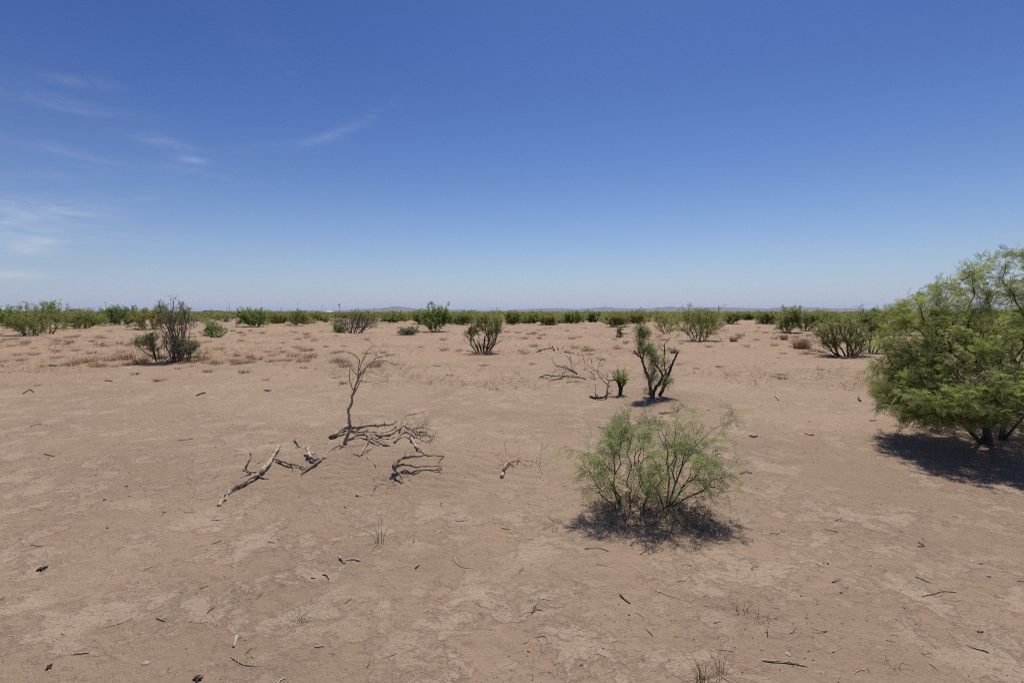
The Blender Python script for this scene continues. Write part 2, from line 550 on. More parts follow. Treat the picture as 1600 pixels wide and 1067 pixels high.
def leaf_template(pairs, leaflet, width, spread=28, droop=.25, length=.095):
    """a mesquite leaf: short petiole, two feathery pinnae with paired narrow leaflets; along +x, up is +z"""
    V, Q = [], []

    def quad(a, dirv, nrm, L, W):
        dirv = np.array(dirv, float); dirv /= np.linalg.norm(dirv)
        side = np.cross(nrm, dirv); side /= np.linalg.norm(side) + 1e-9
        b = len(V)
        a = np.array(a, float)
        V.extend([a, a + dirv * L * .5 + side * W / 2, a + dirv * L, a + dirv * L * .5 - side * W / 2])
        Q.append([b, b + 1, b + 2, b + 3])
    for sgn in (-1, 1):
        a0 = radians(spread) * sgn
        prev = np.array([.012, 0, 0])
        for k in range(pairs):
            f = (k + 1) / pairs
            ang = a0 * (1 - .3 * f)
            d = np.array([cos(ang), sin(ang), -droop * f * 2])
            d /= np.linalg.norm(d)
            nxt = prev + d * length / pairs
            nrm = np.array([0, 0, 1.0]) + .15 * np.array([0, sgn, 0])
            sd_ = np.cross(nrm, d)
            tw = .25 * (1 if k % 2 else -1)
            for s in (-1, 1):
                quad(nxt, d * .55 + sd_ * s * .85 + np.array([0, 0, .15 + tw * .5]), nrm + sd_ * s * tw, leaflet * (1 - .25 * f), width)
            if k == pairs - 1:
                quad(np.array([0, 0, 0]), nxt, nrm, np.linalg.norm(nxt), width * .45)
            prev = nxt
    return np.array(V), np.array(Q)


def clump_template(rng, n, size, w):
    V, Q = [], []
    for k in range(n):
        d = rng.normal(size=3); d[2] = d[2] * .6 + .2; d /= np.linalg.norm(d)
        s = np.cross(d, rng.normal(size=3)); s /= np.linalg.norm(s)
        a = rng.normal(size=3) * size * .18
        b = len(V)
        L = size * rng.uniform(.5, 1)
        V.extend([a, a + d * L * .5 + s * w / 2, a + d * L, a + d * L * .5 - s * w / 2]); Q.append([b, b + 1, b + 2, b + 3])
    return np.array(V), np.array(Q)


TR = np.random.default_rng(5)
LEAF = {
    'near': [leaf_template(8, .029, .0050, 28, .18), leaf_template(7, .031, .0052, 36, .32), leaf_template(9, .027, .0046, 22, .42)],
    'tree': [leaf_template(8, .032, .0058, 24, .2), leaf_template(8, .030, .0058, 32, .35), leaf_template(9, .028, .0054, 18, .45)],
    'mid': [clump_template(TR, 9, .11, .016) for _ in range(4)],
    'midfine': [clump_template(TR, 8, .07, .010) for _ in range(4)],
    'wide': [clump_template(TR, 8, .17, .040) for _ in range(4)],
}


def scatter(mb_, kinds, pos, dirs, rng, scale=(.8, 1.25), roll=.7, tint=None, mi=0):
    """place one leaf of the given kinds at each position, pointing along dirs"""
    pos = np.asarray(pos); dirs = np.asarray(dirs)
    n = len(pos)
    if n == 0:
        return
    which = rng.integers(0, len(kinds), n)
    d = dirs / (np.linalg.norm(dirs, axis=1)[:, None] + 1e-9)
    up = np.tile([0.0, 0, 1.0], (n, 1)) + rng.normal(size=(n, 3)) * roll
    s = np.cross(up, d); s /= np.linalg.norm(s, axis=1)[:, None] + 1e-9
    u = np.cross(d, s)
    sc = rng.uniform(scale[0], scale[1], n) if not isinstance(scale, np.ndarray) else scale
    tn = rng.random(n) if tint is None else tint
    for k, (V, Q) in enumerate(kinds):
        m = np.where(which == k)[0]
        if len(m) == 0:
            continue
        W = (V[None, :, 0, None] * d[m][:, None, :] + V[None, :, 1, None] * s[m][:, None, :] + V[None, :, 2, None] * u[m][:, None, :])
        W = W * sc[m][:, None, None] + pos[m][:, None, :]
        nv = len(V)
        QQ = (Q[None] + (np.arange(len(m)) * nv)[:, None, None]).reshape(-1, 4)
        mb_.add(W.reshape(-1, 3), QQ, np.repeat(tn[m], nv), mi)


def crown_points(rng, ells, n, shell=.35, clump=0.0, cs=1.0):
    """n points inside a union of ellipsoids (centre, radii, weight), a little denser near the skin"""
    out = []
    wts = np.array([e[2] if len(e) > 2 else e[1][0] * e[1][1] * e[1][2] for e in ells], float)
    wts /= wts.sum()
    while len(out) < n:
        e = ells[rng.choice(len(ells), p=wts)]
        v = rng.normal(size=3); v /= np.linalg.norm(v)
        r = rng.random() ** shell
        p = np.array(e[0]) + v * r * np.array(e[1])
        if clump > 0 and rng.random() < clump and vn(np.array([p[0] / cs]), np.array([p[2] / cs + p[1] / cs * .7]), 51)[0] < 0:
            continue
        out.append(p)
    return np.array(out)


def skeleton(rng, roots, tips, bf=.35, seg=.06, wob=.10, tip_r=.0022, expo=2.3, up=.3, min_r=None):
    """grow a branching tree from root polylines to the tips; returns polylines, radii and thin-branch sites"""
    cap = 4000 + len(tips) * 60
    P = np.zeros((cap, 3)); D = np.zeros((cap, 3)); PL = np.zeros(cap); par = np.full(cap, -1, int); rb = np.zeros(cap, int)
    n = 0
    for ri, poly in enumerate(roots):
        prev = -1
        for k, p in enumerate(poly):
            P[n] = p; par[n] = prev
            if prev >= 0:
                D[n] = (P[n] - P[prev]); PL[n] = PL[prev] + np.linalg.norm(D[n]); D[n] /= np.linalg.norm(D[n]) + 1e-9
            else:
                D[n] = (0, 0, 1)
            rb[n] = ri
            prev = n; n += 1
    base = np.mean([r[0] for r in roots], axis=0)
    order = np.argsort(np.linalg.norm(tips - base, axis=1))
    for ti in order:
        T = tips[ti]
        dv = T - P[:n]
        dd = np.linalg.norm(dv, axis=1) + 1e-6
        align = (dv * D[:n]).sum(1) / dd
        cost = dd * (1.25 - .45 * np.clip(align, -1, .8)) + bf * PL[:n]
        j = int(np.argmin(cost))
        dist = dd[j]
        ns = max(2, int(dist / seg))
        if n + ns >= cap:
            break
        p0 = P[j]; p1 = p0 + D[j] * dist * .4 + np.array([0, 0, up * dist * .25])
        prev = j
        off = np.zeros(3)
        for k in range(1, ns + 1):
            t = k / ns
            p = (1 - t) ** 2 * p0 + 2 * t * (1 - t) * p1 + t * t * T
            off = off * .6 + rng.normal(size=3) * wob * dist / sqrt(ns) * .5
            p = p + off * (sin(pi * t) * .8 + .15)
            P[n] = p; par[n] = prev
            D[n] = P[n] - P[prev]; PL[n] = PL[prev] + np.linalg.norm(D[n]); D[n] /= np.linalg.norm(D[n]) + 1e-9
            rb[n] = rb[prev]
            prev = n; n += 1
    acc = np.zeros(n)
    nch = np.zeros(n, int)
    for i in range(n):
        if par[i] >= 0: nch[par[i]] += 1
    R = np.zeros(n)
    for i in range(n - 1, -1, -1):
        if nch[i] == 0: acc[i] = tip_r ** expo
        R[i] = acc[i] ** (1 / expo)
        if par[i] >= 0: acc[par[i]] += acc[i]
    # gentle extra taper along each unbranched run
    kids = [[] for _ in range(n)]
    for i in range(n):
        if par[i] >= 0: kids[par[i]].append(i)
    lines = []
    stack = [(i, -1) for i in range(n) if par[i] < 0]
    while stack:
        s, p = stack.pop()
        line = [s] if p < 0 else [p, s]
        cur = s
        while kids[cur]:
            ch = sorted(kids[cur], key=lambda i: -R[i])
            for c in ch[1:]:
                stack.append((c, cur))
            cur = ch[0]; line.append(cur)
        rad = R[line].copy()
        if p >= 0: rad[0] = min(rad[0], rad[1] * 1.25)
        rad = np.minimum.accumulate(rad)
        k = len(rad)
        if k > 3:
            tail = np.linspace(1, .45, k) if rad[0] < tip_r * 2.5 else np.concatenate([np.ones(k - 3), [.9, .75, .5]])
            rad = rad * tail
        lines.append((P[line].copy(), rad, rb[line[-1]]))
    return lines, P[:n], D[:n], R[:n], np.array([len(k) for k in kids])


def leaf_sites(rng, P, D, R, rmax, n, out_c=None, droop=.0, spread=.9, jit=.008):
    c = np.where((R < rmax))[0]
    if len(c) == 0:
        return np.zeros((0, 3)), np.zeros((0, 3))
    i = c[rng.integers(0, len(c), n)]
    pos = P[i] + rng.normal(size=(n, 3)) * jit
    d = D[i] * .6 + rng.normal(size=(n, 3)) * spread * .55
    if out_c is not None:
        o = pos - np.asarray(out_c); o /= np.linalg.norm(o, axis=1)[:, None] + 1e-6
        d = d + o * .35
    d[:, 2] -= droop
    return pos, d


def make_plant(name, label, cat, loc, roots, tips, leaf=None, n_leaf=0, leaf_mat_=None, bark=None, rng=None, group=None, bf=.35, seg=.06,
               wob=.10, tip_r=.0022, expo=2.3, up=.3, rmax=.006, lscale=(.8, 1.25), droop=.1, sides=5, split=True, part='stem', minr=0.0, leaf_clip=None, jit=.008):
    """an Empty at the base with its stems and its foliage as children; roots and tips in coordinates relative to loc"""
    lines, P, D, R, K = skeleton(rng, roots, tips, bf, seg, wob, tip_r, expo, up)
    e = empty(name, loc)
    tag(e, label, cat, group)
    groups = {}
    for (pts, rad, rid_) in lines:
        groups.setdefault(rid_ if split else 0, []).append((pts, rad))
    for rid_, ls in sorted(groups.items()):
        b = MB()
        for pts, rad in ls:
            rad = np.maximum(rad, minr)
            b.tube(pts, rad, sides + (2 if rad[0] > tip_r * 6 else 0) if rad[0] > tip_r * 2.2 else max(3, sides - 2), rng.random(), cap=rad[0] > tip_r * 3, mi=1 if rad[0] < tip_r * 2.6 else 0)
        b.build(part, [bark, M['bark_twig'] if bark == M['bark'] else bark], e, smooth=True)
    if n_leaf:
        b = MB()
        pos, d = leaf_sites(rng, P, D, R, rmax, n_leaf, np.mean(tips, axis=0), droop, jit=jit)
        if leaf_clip is not None:
            k = leaf_clip(pos); pos, d = pos[k], d[k]
        scatter(b, LEAF[leaf], pos, d, rng, lscale)
        b.build('foliage', leaf_mat_, e)
    return e, P, D, R


def root_ring(rng, k, r, h, lean=.5):
    out = []
    for i in range(k):
        a = 2 * pi * (i + rng.random() * .6) / k
        b = np.array([cos(a) * r, sin(a) * r, -.06])
        out.append([b, b + np.array([cos(a) * h * lean * .4, sin(a) * h * lean * .4, h * .5 + .05]), b + np.array([cos(a) * h * lean, sin(a) * h * lean, h + .03])])
    return out


def smooth_line(pts, n=4):
    """Catmull-Rom through the points"""
    pts = np.asarray(pts, float)
    if len(pts) < 3:
        return pts
    P_ = np.vstack([2 * pts[0] - pts[1], pts, 2 * pts[-1] - pts[-2]])
    out = []
    for i in range(1, len(P_) - 2):
        for t in np.linspace(0, 1, n, endpoint=False):
            a, b_, c, d = P_[i - 1], P_[i], P_[i + 1], P_[i + 2]
            out.append(.5 * ((2 * b_) + (-a + c) * t + (2 * a - 5 * b_ + 4 * c - d) * t * t + (-a + 3 * b_ - 3 * c + d) * t ** 3))
    out.append(P_[-2])
    return np.array(out)


def limb(mb_, pts, r0, r1, rng, sides=8, rough=.10, n=4, knots=True):
    """a gnarled limb: smooth line, uneven thickness"""
    L = smooth_line(pts, n)
    m = len(L)
    r = np.linspace(r0, r1, m) * (1 + rough * rng.normal(size=m))
    if m > 3: L[1:-1] += rng.normal(size=(m - 2, 3)) * min(r0, .02) * .22
    mb_.tube(L, r, sides, rng.random())
    return L


def twiglets(mb_, L, rng, n, lo, hi, r=.0015, up=.4, sub=True):
    for _ in range(n):
        i = rng.integers(max(1, len(L) // 4), len(L))
        p = L[i]
        t = L[i] - L[i - 1]; t /= np.linalg.norm(t) + 1e-9
        d = t * .6 + rng.normal(size=3) * .6; d[2] += up * rng.random(); d /= np.linalg.norm(d)
        ln = rng.uniform(lo, hi)
        pts = [p]
        for k in range(4):
            d = d + rng.normal(size=3) * .22; d /= np.linalg.norm(d)
            pts.append(pts[-1] + d * ln / 4)
        mb_.tube(pts, np.linspace(r, r * .45, 5), 4, rng.random())
        if sub and rng.random() < .7:
            q_ = pts[2]; d2 = d + rng.normal(size=3) * .8; d2 /= np.linalg.norm(d2)
            mb_.tube([q_, q_ + d2 * ln * .2, q_ + d2 * ln * .4 + rng.normal(size=3) * ln * .05], np.linspace(r * .7, r * .4, 3), 3, rng.random())


# ---- front bush: sparse grey-green mesquite seedling clump, about four metres off
rng = np.random.default_rng(11)
fb = gp(1036, 795)
FY = fb[1]


def rel(px, py, Y, o): return at(px, py, Y) - o


ells = []
for (px, py, dy, rx, ry, rz, wt) in [(1000, 690, .05, .26, .28, .20, 1.5), (1075, 712, .0, .26, .28, .20, 1.6), (945, 725, .0, .22, .25, .20, 1.3),
                                   (1030, 735, -.05, .40, .30, .17, 1.2), (1105, 752, -.05, .15, .20, .13, .6), (985, 765, .0, .33, .26, .10, .6),
                                   (960, 690, .1, .15, .2, .14, .5), (1060, 668, .1, .14, .2, .13, .45)]:
    ells.append((rel(px, py, FY + dy, fb), (rx, ry, rz), wt))
tips = crown_points(rng, ells, 360, .5)
arms = [(1148, 640, -.02), (1138, 655, .02), (1128, 672, .0), (880, 709, .05), (902, 706, .02), (988, 636, .12), (983, 650, .05), (1062, 637, .06), (1058, 660, .02), (1012, 648, .1), (1148, 765, -.08),
        (1140, 742, .0), (1150, 705, .06), (1142, 690, .05), (925, 680, .1), (1080, 660, .1), (900, 750, -.1), (915, 770, -.15)]
tips = np.vstack([tips, [rel(x, y, FY + d, fb) for x, y, d in arms]])
tips = np.vstack([tips, crown_points(rng, [(np.array([-.05, -.02, .16]), (.62, .3, .13), 1.0)], 40, .6)])
tips = tips[tips[:, 2] > .03]
roots = []
for (bx, by, path) in [(1041, 792, [(1044, 770), (1046, 745)]), (1044, 792, [(1054, 760), (1066, 728), (1088, 695), (1112, 672), (1128, 664)]), (1037, 794, [(1030, 772), (1012, 752)]), (1046, 793, [(1062, 770), (1082, 752)]),
                       (968, 792, [(960, 768), (952, 748)]), (985, 790, [(992, 770), (1000, 752)]), (1050, 792, [(1072, 778), (1100, 765)]), (962, 793, [(938, 772), (915, 758)]),
                       (1005, 797, [(1010, 775), (1022, 755)])]:
    g = gp(bx, by)
    dy = rng.uniform(-.12, .12) if len(path) < 4 else -.02
    pl = [g - fb - np.array([0, 0, .05]), g - fb + np.array([0, 0, .004])]
    for i, (x, y) in enumerate(path):
        pl.append(rel(x, y, g[1] + dy * (i + 1), fb))
    roots.append(pl)
e, P, D, R = make_plant('mesquite_bush', 'sparse grey-green mesquite bush closest to the camera with a dark lacy shadow at its foot', 'bush', fb, roots, tips,
                        'near', 800, M['leaf_front'], M['bark'], rng, bf=.3, seg=.03, wob=.18, tip_r=.0016, expo=2.15, up=.25, rmax=.0036, lscale=(.55, 1.15), droop=.2, sides=6,
                        leaf_clip=lambda p: p[:, 2] > .06 + .17 * rng.random(len(p)))

# dry pale twigs at the foot of the front bush (part of the same plant, bare)
b = MB()
for k in range(190):
    a = rng.uniform(0, 2 * pi)
    o = np.array([rng.uniform(-.45, .34), rng.uniform(-.25, .12), 0])
    o[2] = h1(fb[0] + o[0], fb[1] + o[1]) - fb[2]
    d = np.array([cos(a), sin(a), rng.uniform(.2, 1.2)]); d /= np.linalg.norm(d)
    L = rng.uniform(.06, .22)
    pts = [o + d * L * t + rng.normal(size=3) * .012 * (t > 0) for t in np.linspace(0, 1, 5)]
    b.tube(pts, np.linspace(.0022, .0009, 5), 4, rng.random())
b.build('dry_twigs', M['dead'], e, smooth=True)

# ---- big mesquite on the right edge
rng = np.random.default_rng(23)
tb = gp(1548, 686)
TY = tb[1]
ells = []
for (px, py, dy, rx, ry, rz, wt) in [(1600, 520, .2, .95, 1.1, .55, 4.6), (1480, 545, .2, .65, .8, .42, 2.2), (1430, 560, .3, .42, .5, .32, 1.3), (1560, 600, -.3, .75, .7, .28, 1.4),
                                   (1580, 455, .3, .42, .6, .34, 1.0), (1700, 540, .1, .8, 1.0, .62, 1.8), (1500, 490, .4, .45, .6, .26, 1.0), (1455, 620, -.1, .5, .55, .16, .7),
                                   (1660, 450, .4, .6, .7, .35, .8), (1540, 560, 1.0, 1.0, .6, .5, 1.2), (1425, 500, .5, .28, .4, .16, .45), (1500, 610, -.2, .5, .5, .16, .9), (1440, 590, .1, .45, .5, .2, .8), (1560, 615, -.5, .4, .4, .14, .5), (1450, 640, -.1, .45, .4, .12, 1.0), (1505, 650, -.25, .38, .35, .11, .8), (1590, 640, -.4, .45, .4, .14, .7), (1410, 622, .3, .35, .4, .10, .6),
                                   (1470, 625, -.4, .5, .4, .16, .8), (1520, 622, -.6, .5, .4, .15, .7), (1610, 605, -.7, .6, .4, .2, .7), (1420, 600, .3, .35, .4, .16, .6)]:
    ells.append((rel(px, py, TY + dy, tb), (rx, ry, rz), wt))
tips = crown_points(rng, ells, 1500, .46, 0, .3)
arms = [(1548, 404, .3), (1585, 398, .3), (1520, 432, .3), (1505, 440, .35), (1468, 470, .4), (1440, 470, .4), (1400, 488, .5), (1365, 575, .4), (1368, 560, .4), (1366, 602, .2), (1375, 612, .1), (1395, 540, .5), (1600, 405, .2)]
tips = np.vstack([tips, [rel(x, y, TY + d, tb) for x, y, d in arms]])
tips = tips[tips[:, 2] > .24]
outl = np.array([(1370, 570), (1378, 545), (1392, 512), (1405, 492), (1440, 474), (1475, 455), (1510, 438), (1545, 418), (1580, 402), (1620, 395)])
sp_ = [(x, np.interp(x, outl[:, 0], outl[:, 1]) - rng.uniform(-4, 14), rng.uniform(-.2, .9)) for x in rng.uniform(1366, 1615, 46)]
tips = np.vstack([tips, [rel(x, y, TY + d, tb) for x, y, d in sp_]])
tips = np.vstack([tips, [rel(x, y, TY + d, tb) for x, y, d in [(1368, 603, .8), (1385, 612, .6), (1420, 610, .2), (1450, 640, .3), (1440, 628, -.2), (1400, 600, .9)]]])
roots = []
for (bx, by, path) in [(1534, 688, [(1545, 672, 0), (1558, 650, .05), (1566, 610, .1)]), (1565, 682, [(1570, 660, .05), (1580, 625, .15), (1590, 590, .25)]),
                       (1530, 690, [(1517, 675, -.1), (1500, 655, -.2), (1480, 635, -.2)]), (1545, 690, [(1530, 665, .2), (1500, 630, .45), (1465, 605, .6)]), (1572, 684, [(1600, 650, -.1), (1640, 610, -.2)])]:
    g = gp(bx, by)
    pl = [g - tb - np.array([0, 0, .08]), g - tb + np.array([0, 0, .01])]
    for (x, y, d) in path:
        pl.append(rel(x, y, g[1] + d, tb))
    roots.append(pl)
tree_e, TP, TD, TRr = make_plant('mesquite_tree', 'big bushy green mesquite tree cut off by the right edge, with a wide dark shadow', 'tree', tb, roots, tips,
           'tree', 16500, M['leaf_tree'], M['bark_tree_shaded'], rng, bf=.22, seg=.06, wob=.2, tip_r=.0026, expo=2.25, up=.2, rmax=.0075, jit=.03, lscale=(.5, .95), droop=.12, sides=6, part='trunk',
           leaf_clip=lambda p: vn(p[:, 0] / .24, p[:, 2] / .24 + p[:, 1] / .31, 71) > -.78)


# bare pale dead twigs inside and under its crown
rng = np.random.default_rng(24)
b = MB()
cand = np.where((TRr < .014) & (TRr > .004))[0]
for k in range(330):
    j = rng.choice(cand)
    d = TD[j] * .5 + rng.normal(size=3) * .8
    d /= np.linalg.norm(d)
    ln = rng.uniform(.12, .5)
    pts = [TP[j]]
    for i in range(6):
        d = d + rng.normal(size=3) * .3; d /= np.linalg.norm(d)
        pts.append(pts[-1] + d * ln / 6)
    b.tube(pts, np.linspace(.0042, .0016, 7), 4, rng.random())
    for i in (2, 4):
        d2 = d + rng.normal(size=3); d2 /= np.linalg.norm(d2)
        b.tube([pts[i], pts[i] + d2 * ln * .15, pts[i] + d2 * ln * .3 + rng.normal(size=3) * .02], [.0026, .002, .0012], 3, rng.random())
b.build('dead_twigs', M['dead'], tree_e, smooth=True)


# ---- shrubs standing between the bare sand and the horizon
def shrub(label, bx, by, ty, wpx, leafm='leaf_mid', n=900, barkm='bark', seed=0, tips_n=150, kind='midfine', cen=.53, rz=.47, offs=0.0, cat='shrub', name='desert_shrub', stems=8,
          lscale=(.55, .95), tip_r=.004, ells_px=None, group=None, spread=.5, stem_h=.12, depth=.85, minr=0.0, thick=2.5, bf=.62, stumps=None):
    rng = np.random.default_rng(1000 + seed)
    g = gp(bx, by)
    s = g[1] / FPX
    H = (by - ty) * s; W_ = wpx * s
    es = []
    if ells_px:
        for (px, py, rx, rzz) in ells_px:
            es.append((rel(px, py, g[1] + rng.uniform(-.12, .12) * W_, g), (rx * s, rx * s * depth, rzz * s), rx * rzz))
    else:
        c0 = np.array([offs * s, 0, H * cen])
        es.append((c0, (W_ / 2, W_ / 2 * depth, H * rz), 1.2))
        for k in range(5):
            a = rng.uniform(0, 2 * pi)
            es.append((c0 + np.array([cos(a) * W_ * .27, sin(a) * W_ * .25, rng.uniform(-.12, .20) * H]), (W_ * .24, W_ * .22, H * rng.uniform(.16, .27)), .4))
    tp = crown_points(rng, es, int(tips_n * 2.2) if leafm else tips_n, .5, .25, W_ * .25)
    if leafm:
        # upright twig ends poking out of the crown
        k = 14
        a = rng.uniform(0, 2 * pi, k); q = W_ * .42 * np.sqrt(rng.random(k))
        cx = tp[:, 0].mean()
        tp = np.vstack([tp, np.stack([cx + np.cos(a) * q, np.sin(a) * q, H * rng.uniform(.85, 1.10, k)], -1)])
        a = rng.uniform(0, 2 * pi, 18)
        if not ells_px:
            tp = np.vstack([tp, np.stack([cx + np.cos(a) * W_ * .46, np.sin(a) * W_ * .4, H * rng.uniform(.08, .4, 18)], -1)])
    tp = tp[tp[:, 2] > .05 * H]
    roots = root_ring(rng, stems, W_ * .10, H * stem_h, spread * 1.6)
    sc = max(1.0, g[1] / 17.0)
    n = int(n * 3.0)
    res = make_plant(name, label, cat, g, roots, tp, kind, n, M[leafm] if leafm else None, M[barkm], rng, group, bf, max(.06, H * .06), .13,
                      tip_r, thick, .22, tip_r * 3.6, (lscale[0] * sc, lscale[1] * sc), .02, 5, False, 'stems', minr, jit=.022 * H)
    for (px, py, qx, qy, r0, r1) in stumps or []:
        b = MB()
        p0 = rel(px, py, g[1] + rng.uniform(-.1, .1), g); p0[2] = -.05; p1 = rel(qx, qy, g[1] + rng.uniform(-.2, .2), g)
        limb(b, [p0, (p0 + p1) / 2 + rng.normal(size=3) * .04, p1], r0 * s, r1 * s, rng, 7)
        b.build('stump', M['char'], res[0], smooth=True)
    return res


SH = shrub
SH('olive mesquite shrub with twisted dark stems, first of two near the left edge', 48, 524, 475, 70, 'leaf_mid', 900, 'bark', 1, 150, tip_r=.006)
SH('olive mesquite shrub with a low arching dark limb, second of two near the left edge', 74, 522, 473, 66, 'leaf_mid', 800, 'bark', 2, 140, ells_px=[(70, 492, 30, 13), (88, 490, 22, 12), (55, 494, 20, 12), (80, 478, 14, 8), (100, 512, 12, 6)], tip_r=.007)
SH('bright green bush at the left edge of the view behind the twisted olive shrubs', 4, 510, 479, 56, 'leaf_vivid', 1000, 'bark', 3, cen=.55, rz=.45)
SH('mid green shrub just right of the twisted olive shrubs', 129, 514, 484, 72, 'leaf_mid', 1000, 'bark', 4, cen=.56)
SH('low green shrub under the tallest utility pole', 160, 505, 485, 46, 'leaf_mid', 700, 'bark', 5, cen=.52)
SH('dense dark green rounded shrub behind and left of the grey bush', 190, 509, 478, 62, 'leaf_dark', 1200, 'bark', 6, cen=.52, rz=.5)
SH('yellow-green shrub with black stem bases directly behind the pale leaning shrub', 233, 515, 482, 66, 'leaf_yellow', 1000, 'bark', 7, cen=.62)
SH('tall narrow grey bush with bare wispy tops, left middle distance', 277, 561, 469, 56, 'leaf_grey', 560, 'bark_grey', 8, 300, 'midfine',
   ells_px=[(275, 500, 27, 20), (272, 525, 23, 20), (280, 540, 26, 14), (250, 480, 6, 14), (260, 482, 6, 12), (283, 478, 5, 9), (290, 486, 10, 12), (268, 495, 20, 16)], cat='bush', name='grey_bush', tip_r=.0045, minr=.0035)
SH('small pale shrub leaning left beside the tall grey bush', 251, 561, 520, 56, 'leaf_pale', 420, 'bark', 9, 90, 'midfine', ells_px=[(226, 532, 20, 11), (236, 528, 14, 10), (240, 542, 12, 8), (216, 535, 10, 7)], tip_r=.004)
SH('low pale straw-green shrub on the right foot of the tall grey bush', 290, 562, 528, 44, 'leaf_pale', 520, 'bark', 10, 100, 'midfine', cen=.55, rz=.45, tip_r=.004)
SH('small light green shrub alone on sand right of the tall grey bush', 337, 528, 504, 38, 'leaf_front', 500, 'bark', 11, 70, cen=.6)
SH('grey leafless low shrub behind the tall grey bush', 303, 512, 492, 22, None, 0, 'bark_grey', 12, 140, minr=.010)
SH('dark dense green rounded shrub, left of centre on open ground', 398, 511, 482, 52, 'leaf_vivid', 1200, 'bark', 13, cen=.54, rz=.48)
SH('yellow-green low shrub right behind the dense rounded shrub', 437, 506, 487, 42, 'leaf_yellow', 700, 'bark', 14, cen=.55)
SH('small green shrub on one crooked dark stem, left of the white shed', 467, 509, 486, 38, 'leaf_mid', 600, 'bark', 15, cen=.62, stems=2)
SH('green shrub in front of the white shed', 500, 502, 488, 38, 'leaf_mid', 600, 'bark', 16, cen=.52)
SH('large grey leafless thicket with curved dark stems, centre left', 556, 521, 484, 88, None, 0, 'bark_grey', 17, 560, cat='dead shrub', name='dead_thicket', stems=10, tip_r=.006, cen=.52, rz=.5, minr=.011, stumps=[(548, 521, 556, 490, 1.0, .6), (560, 521, 575, 497, 1.0, .5), (540, 521, 534, 512, .8, .5), (552, 521, 565, 488, .9, .5)])
SH('green bush hidden behind the grey leafless thicket', 566, 512, 484, 54, 'leaf_mid', 380, 'bark', 18, cen=.6)
SH('spiky green tuft of stems at the left foot of the grey thicket', 530, 520, 507, 22, 'leaf_front', 250, 'bark', 19, 40, cen=.5)
SH('green shrub between the grey thicket and the tall vivid green bush', 615, 504, 487, 44, 'leaf_mid', 800, 'bark', 20, cen=.5)
SH('tall vivid green bush with a peaked top, just left of centre', 680, 518, 476, 56, 'leaf_vivid', 1500, 'bark', 21, 170,
   ells_px=[(688, 490, 15, 13), (680, 500, 24, 11), (665, 494, 15, 9), (700, 498, 13, 9)], cat='bush')
SH('green shrub behind the left side of the vivid peaked bush', 660, 507, 485, 38, 'leaf_mid', 800, 'bark', 22, cen=.55)
SH('low grey-green grassy shrub on sand left of the vivid peaked bush', 638, 523, 511, 42, 'leaf_grey', 420, 'bark_grey', 23, 80, cen=.5, rz=.5)
SH('green shrub right behind the vivid peaked bush', 718, 507, 486, 46, 'leaf_mid', 800, 'bark', 24, cen=.5)
SH('olive shrub behind the black-stumped mesquite', 738, 503, 486, 40, 'leaf_mid', 600, 'bark', 25, cen=.5)
SH('mesquite bush sprouting green from thick black stumps, just left of the pale stone', 754, 552, 488, 66, 'leaf_mid', 900, 'bark', 26, 130, cat='bush', name='mesquite_bush',
   ells_px=[(762, 500, 24, 11), (775, 508, 15, 12), (745, 508, 14, 13), (735, 518, 10, 8), (768, 520, 17, 9), (752, 494, 12, 7)], stem_h=.34, spread=.7, tip_r=.0055, stumps=[(750, 551, 739, 529, 1.2, .7), (755, 552, 758, 524, 1.7, .9), (757, 551, 775, 527, 1.2, .6), (748, 550, 729, 548, .9, .5), (753, 552, 748, 534, 1.5, 1.0)])
SH('two-toned green shrub near the middle of the horizon band', 801, 506, 486, 26, 'leaf_mid', 500, 'bark', 27, cen=.5)
SH('green shrub at centre, left neighbour of the yellowish one', 831, 506, 488, 32, 'leaf_mid', 700, 'bark', 28, cen=.5)
SH('yellowish green shrub right of centre in the horizon band', 857, 508, 490, 32, 'leaf_yellow', 700, 'bark', 29, cen=.5)
SH('dark green rounded shrub right of the yellowish one', 897, 505, 487, 38, 'leaf_vivid', 800, 'bark', 30, cen=.5)
SH('dark twiggy green shrub under the far mountain peaks', 926, 503, 488, 36, 'leaf_dark', 600, 'bark', 31, cen=.5)
SH('wide yellow-green shrub with a grey dead side, behind the pale sprout', 962, 510, 488, 46, 'leaf_yellow', 900, 'bark', 32, cen=.55)
SH('yellow-green shrub right of the wide yellow one', 992, 506, 487, 36, 'leaf_yellow', 800, 'bark', 33, cen=.5)
SH('single pale sprout plant on open sand behind the half-dead mesquite', 967, 528, 512, 12, 'leaf_pale', 120, 'bark', 34, 30, cen=.55)
SH('thin half-bare shrub at the left foot of the big round bush', 1041, 521, 490, 44, 'leaf_yellow', 260, 'bark', 35, 120, cen=.55)
SH('big round olive bush with many upright stems, right of the half-dead mesquite', 1091, 533, 478, 86, 'leaf_mid', 1500, 'bark', 36, 240, cat='bush', stems=9, stem_h=.3, cen=.58, rz=.44, tip_r=.0045)
SH('green shrub just right of the big round olive bush', 1142, 505, 488, 30, 'leaf_mid', 600, 'bark', 37, cen=.5)
SH('small green shrub at the end of the bare sandy lane', 1168, 500, 488, 28, 'leaf_mid', 500, 'bark', 38, cen=.5)
SH('dark-stemmed green shrub on the right of the sandy lane', 1199, 508, 486, 38, 'leaf_mid', 700, 'bark', 39, cen=.55)
SH('tall green bush with dark grey foot, right of the sandy lane', 1229, 519, 481, 46, 'leaf_mid', 1200, 'bark', 40, 150, cat='bush', cen=.58)
SH('green shrub on leaning dark stems between two taller bushes on the right', 1259, 517, 487, 44, 'leaf_mid', 800, 'bark', 41, cen=.62)
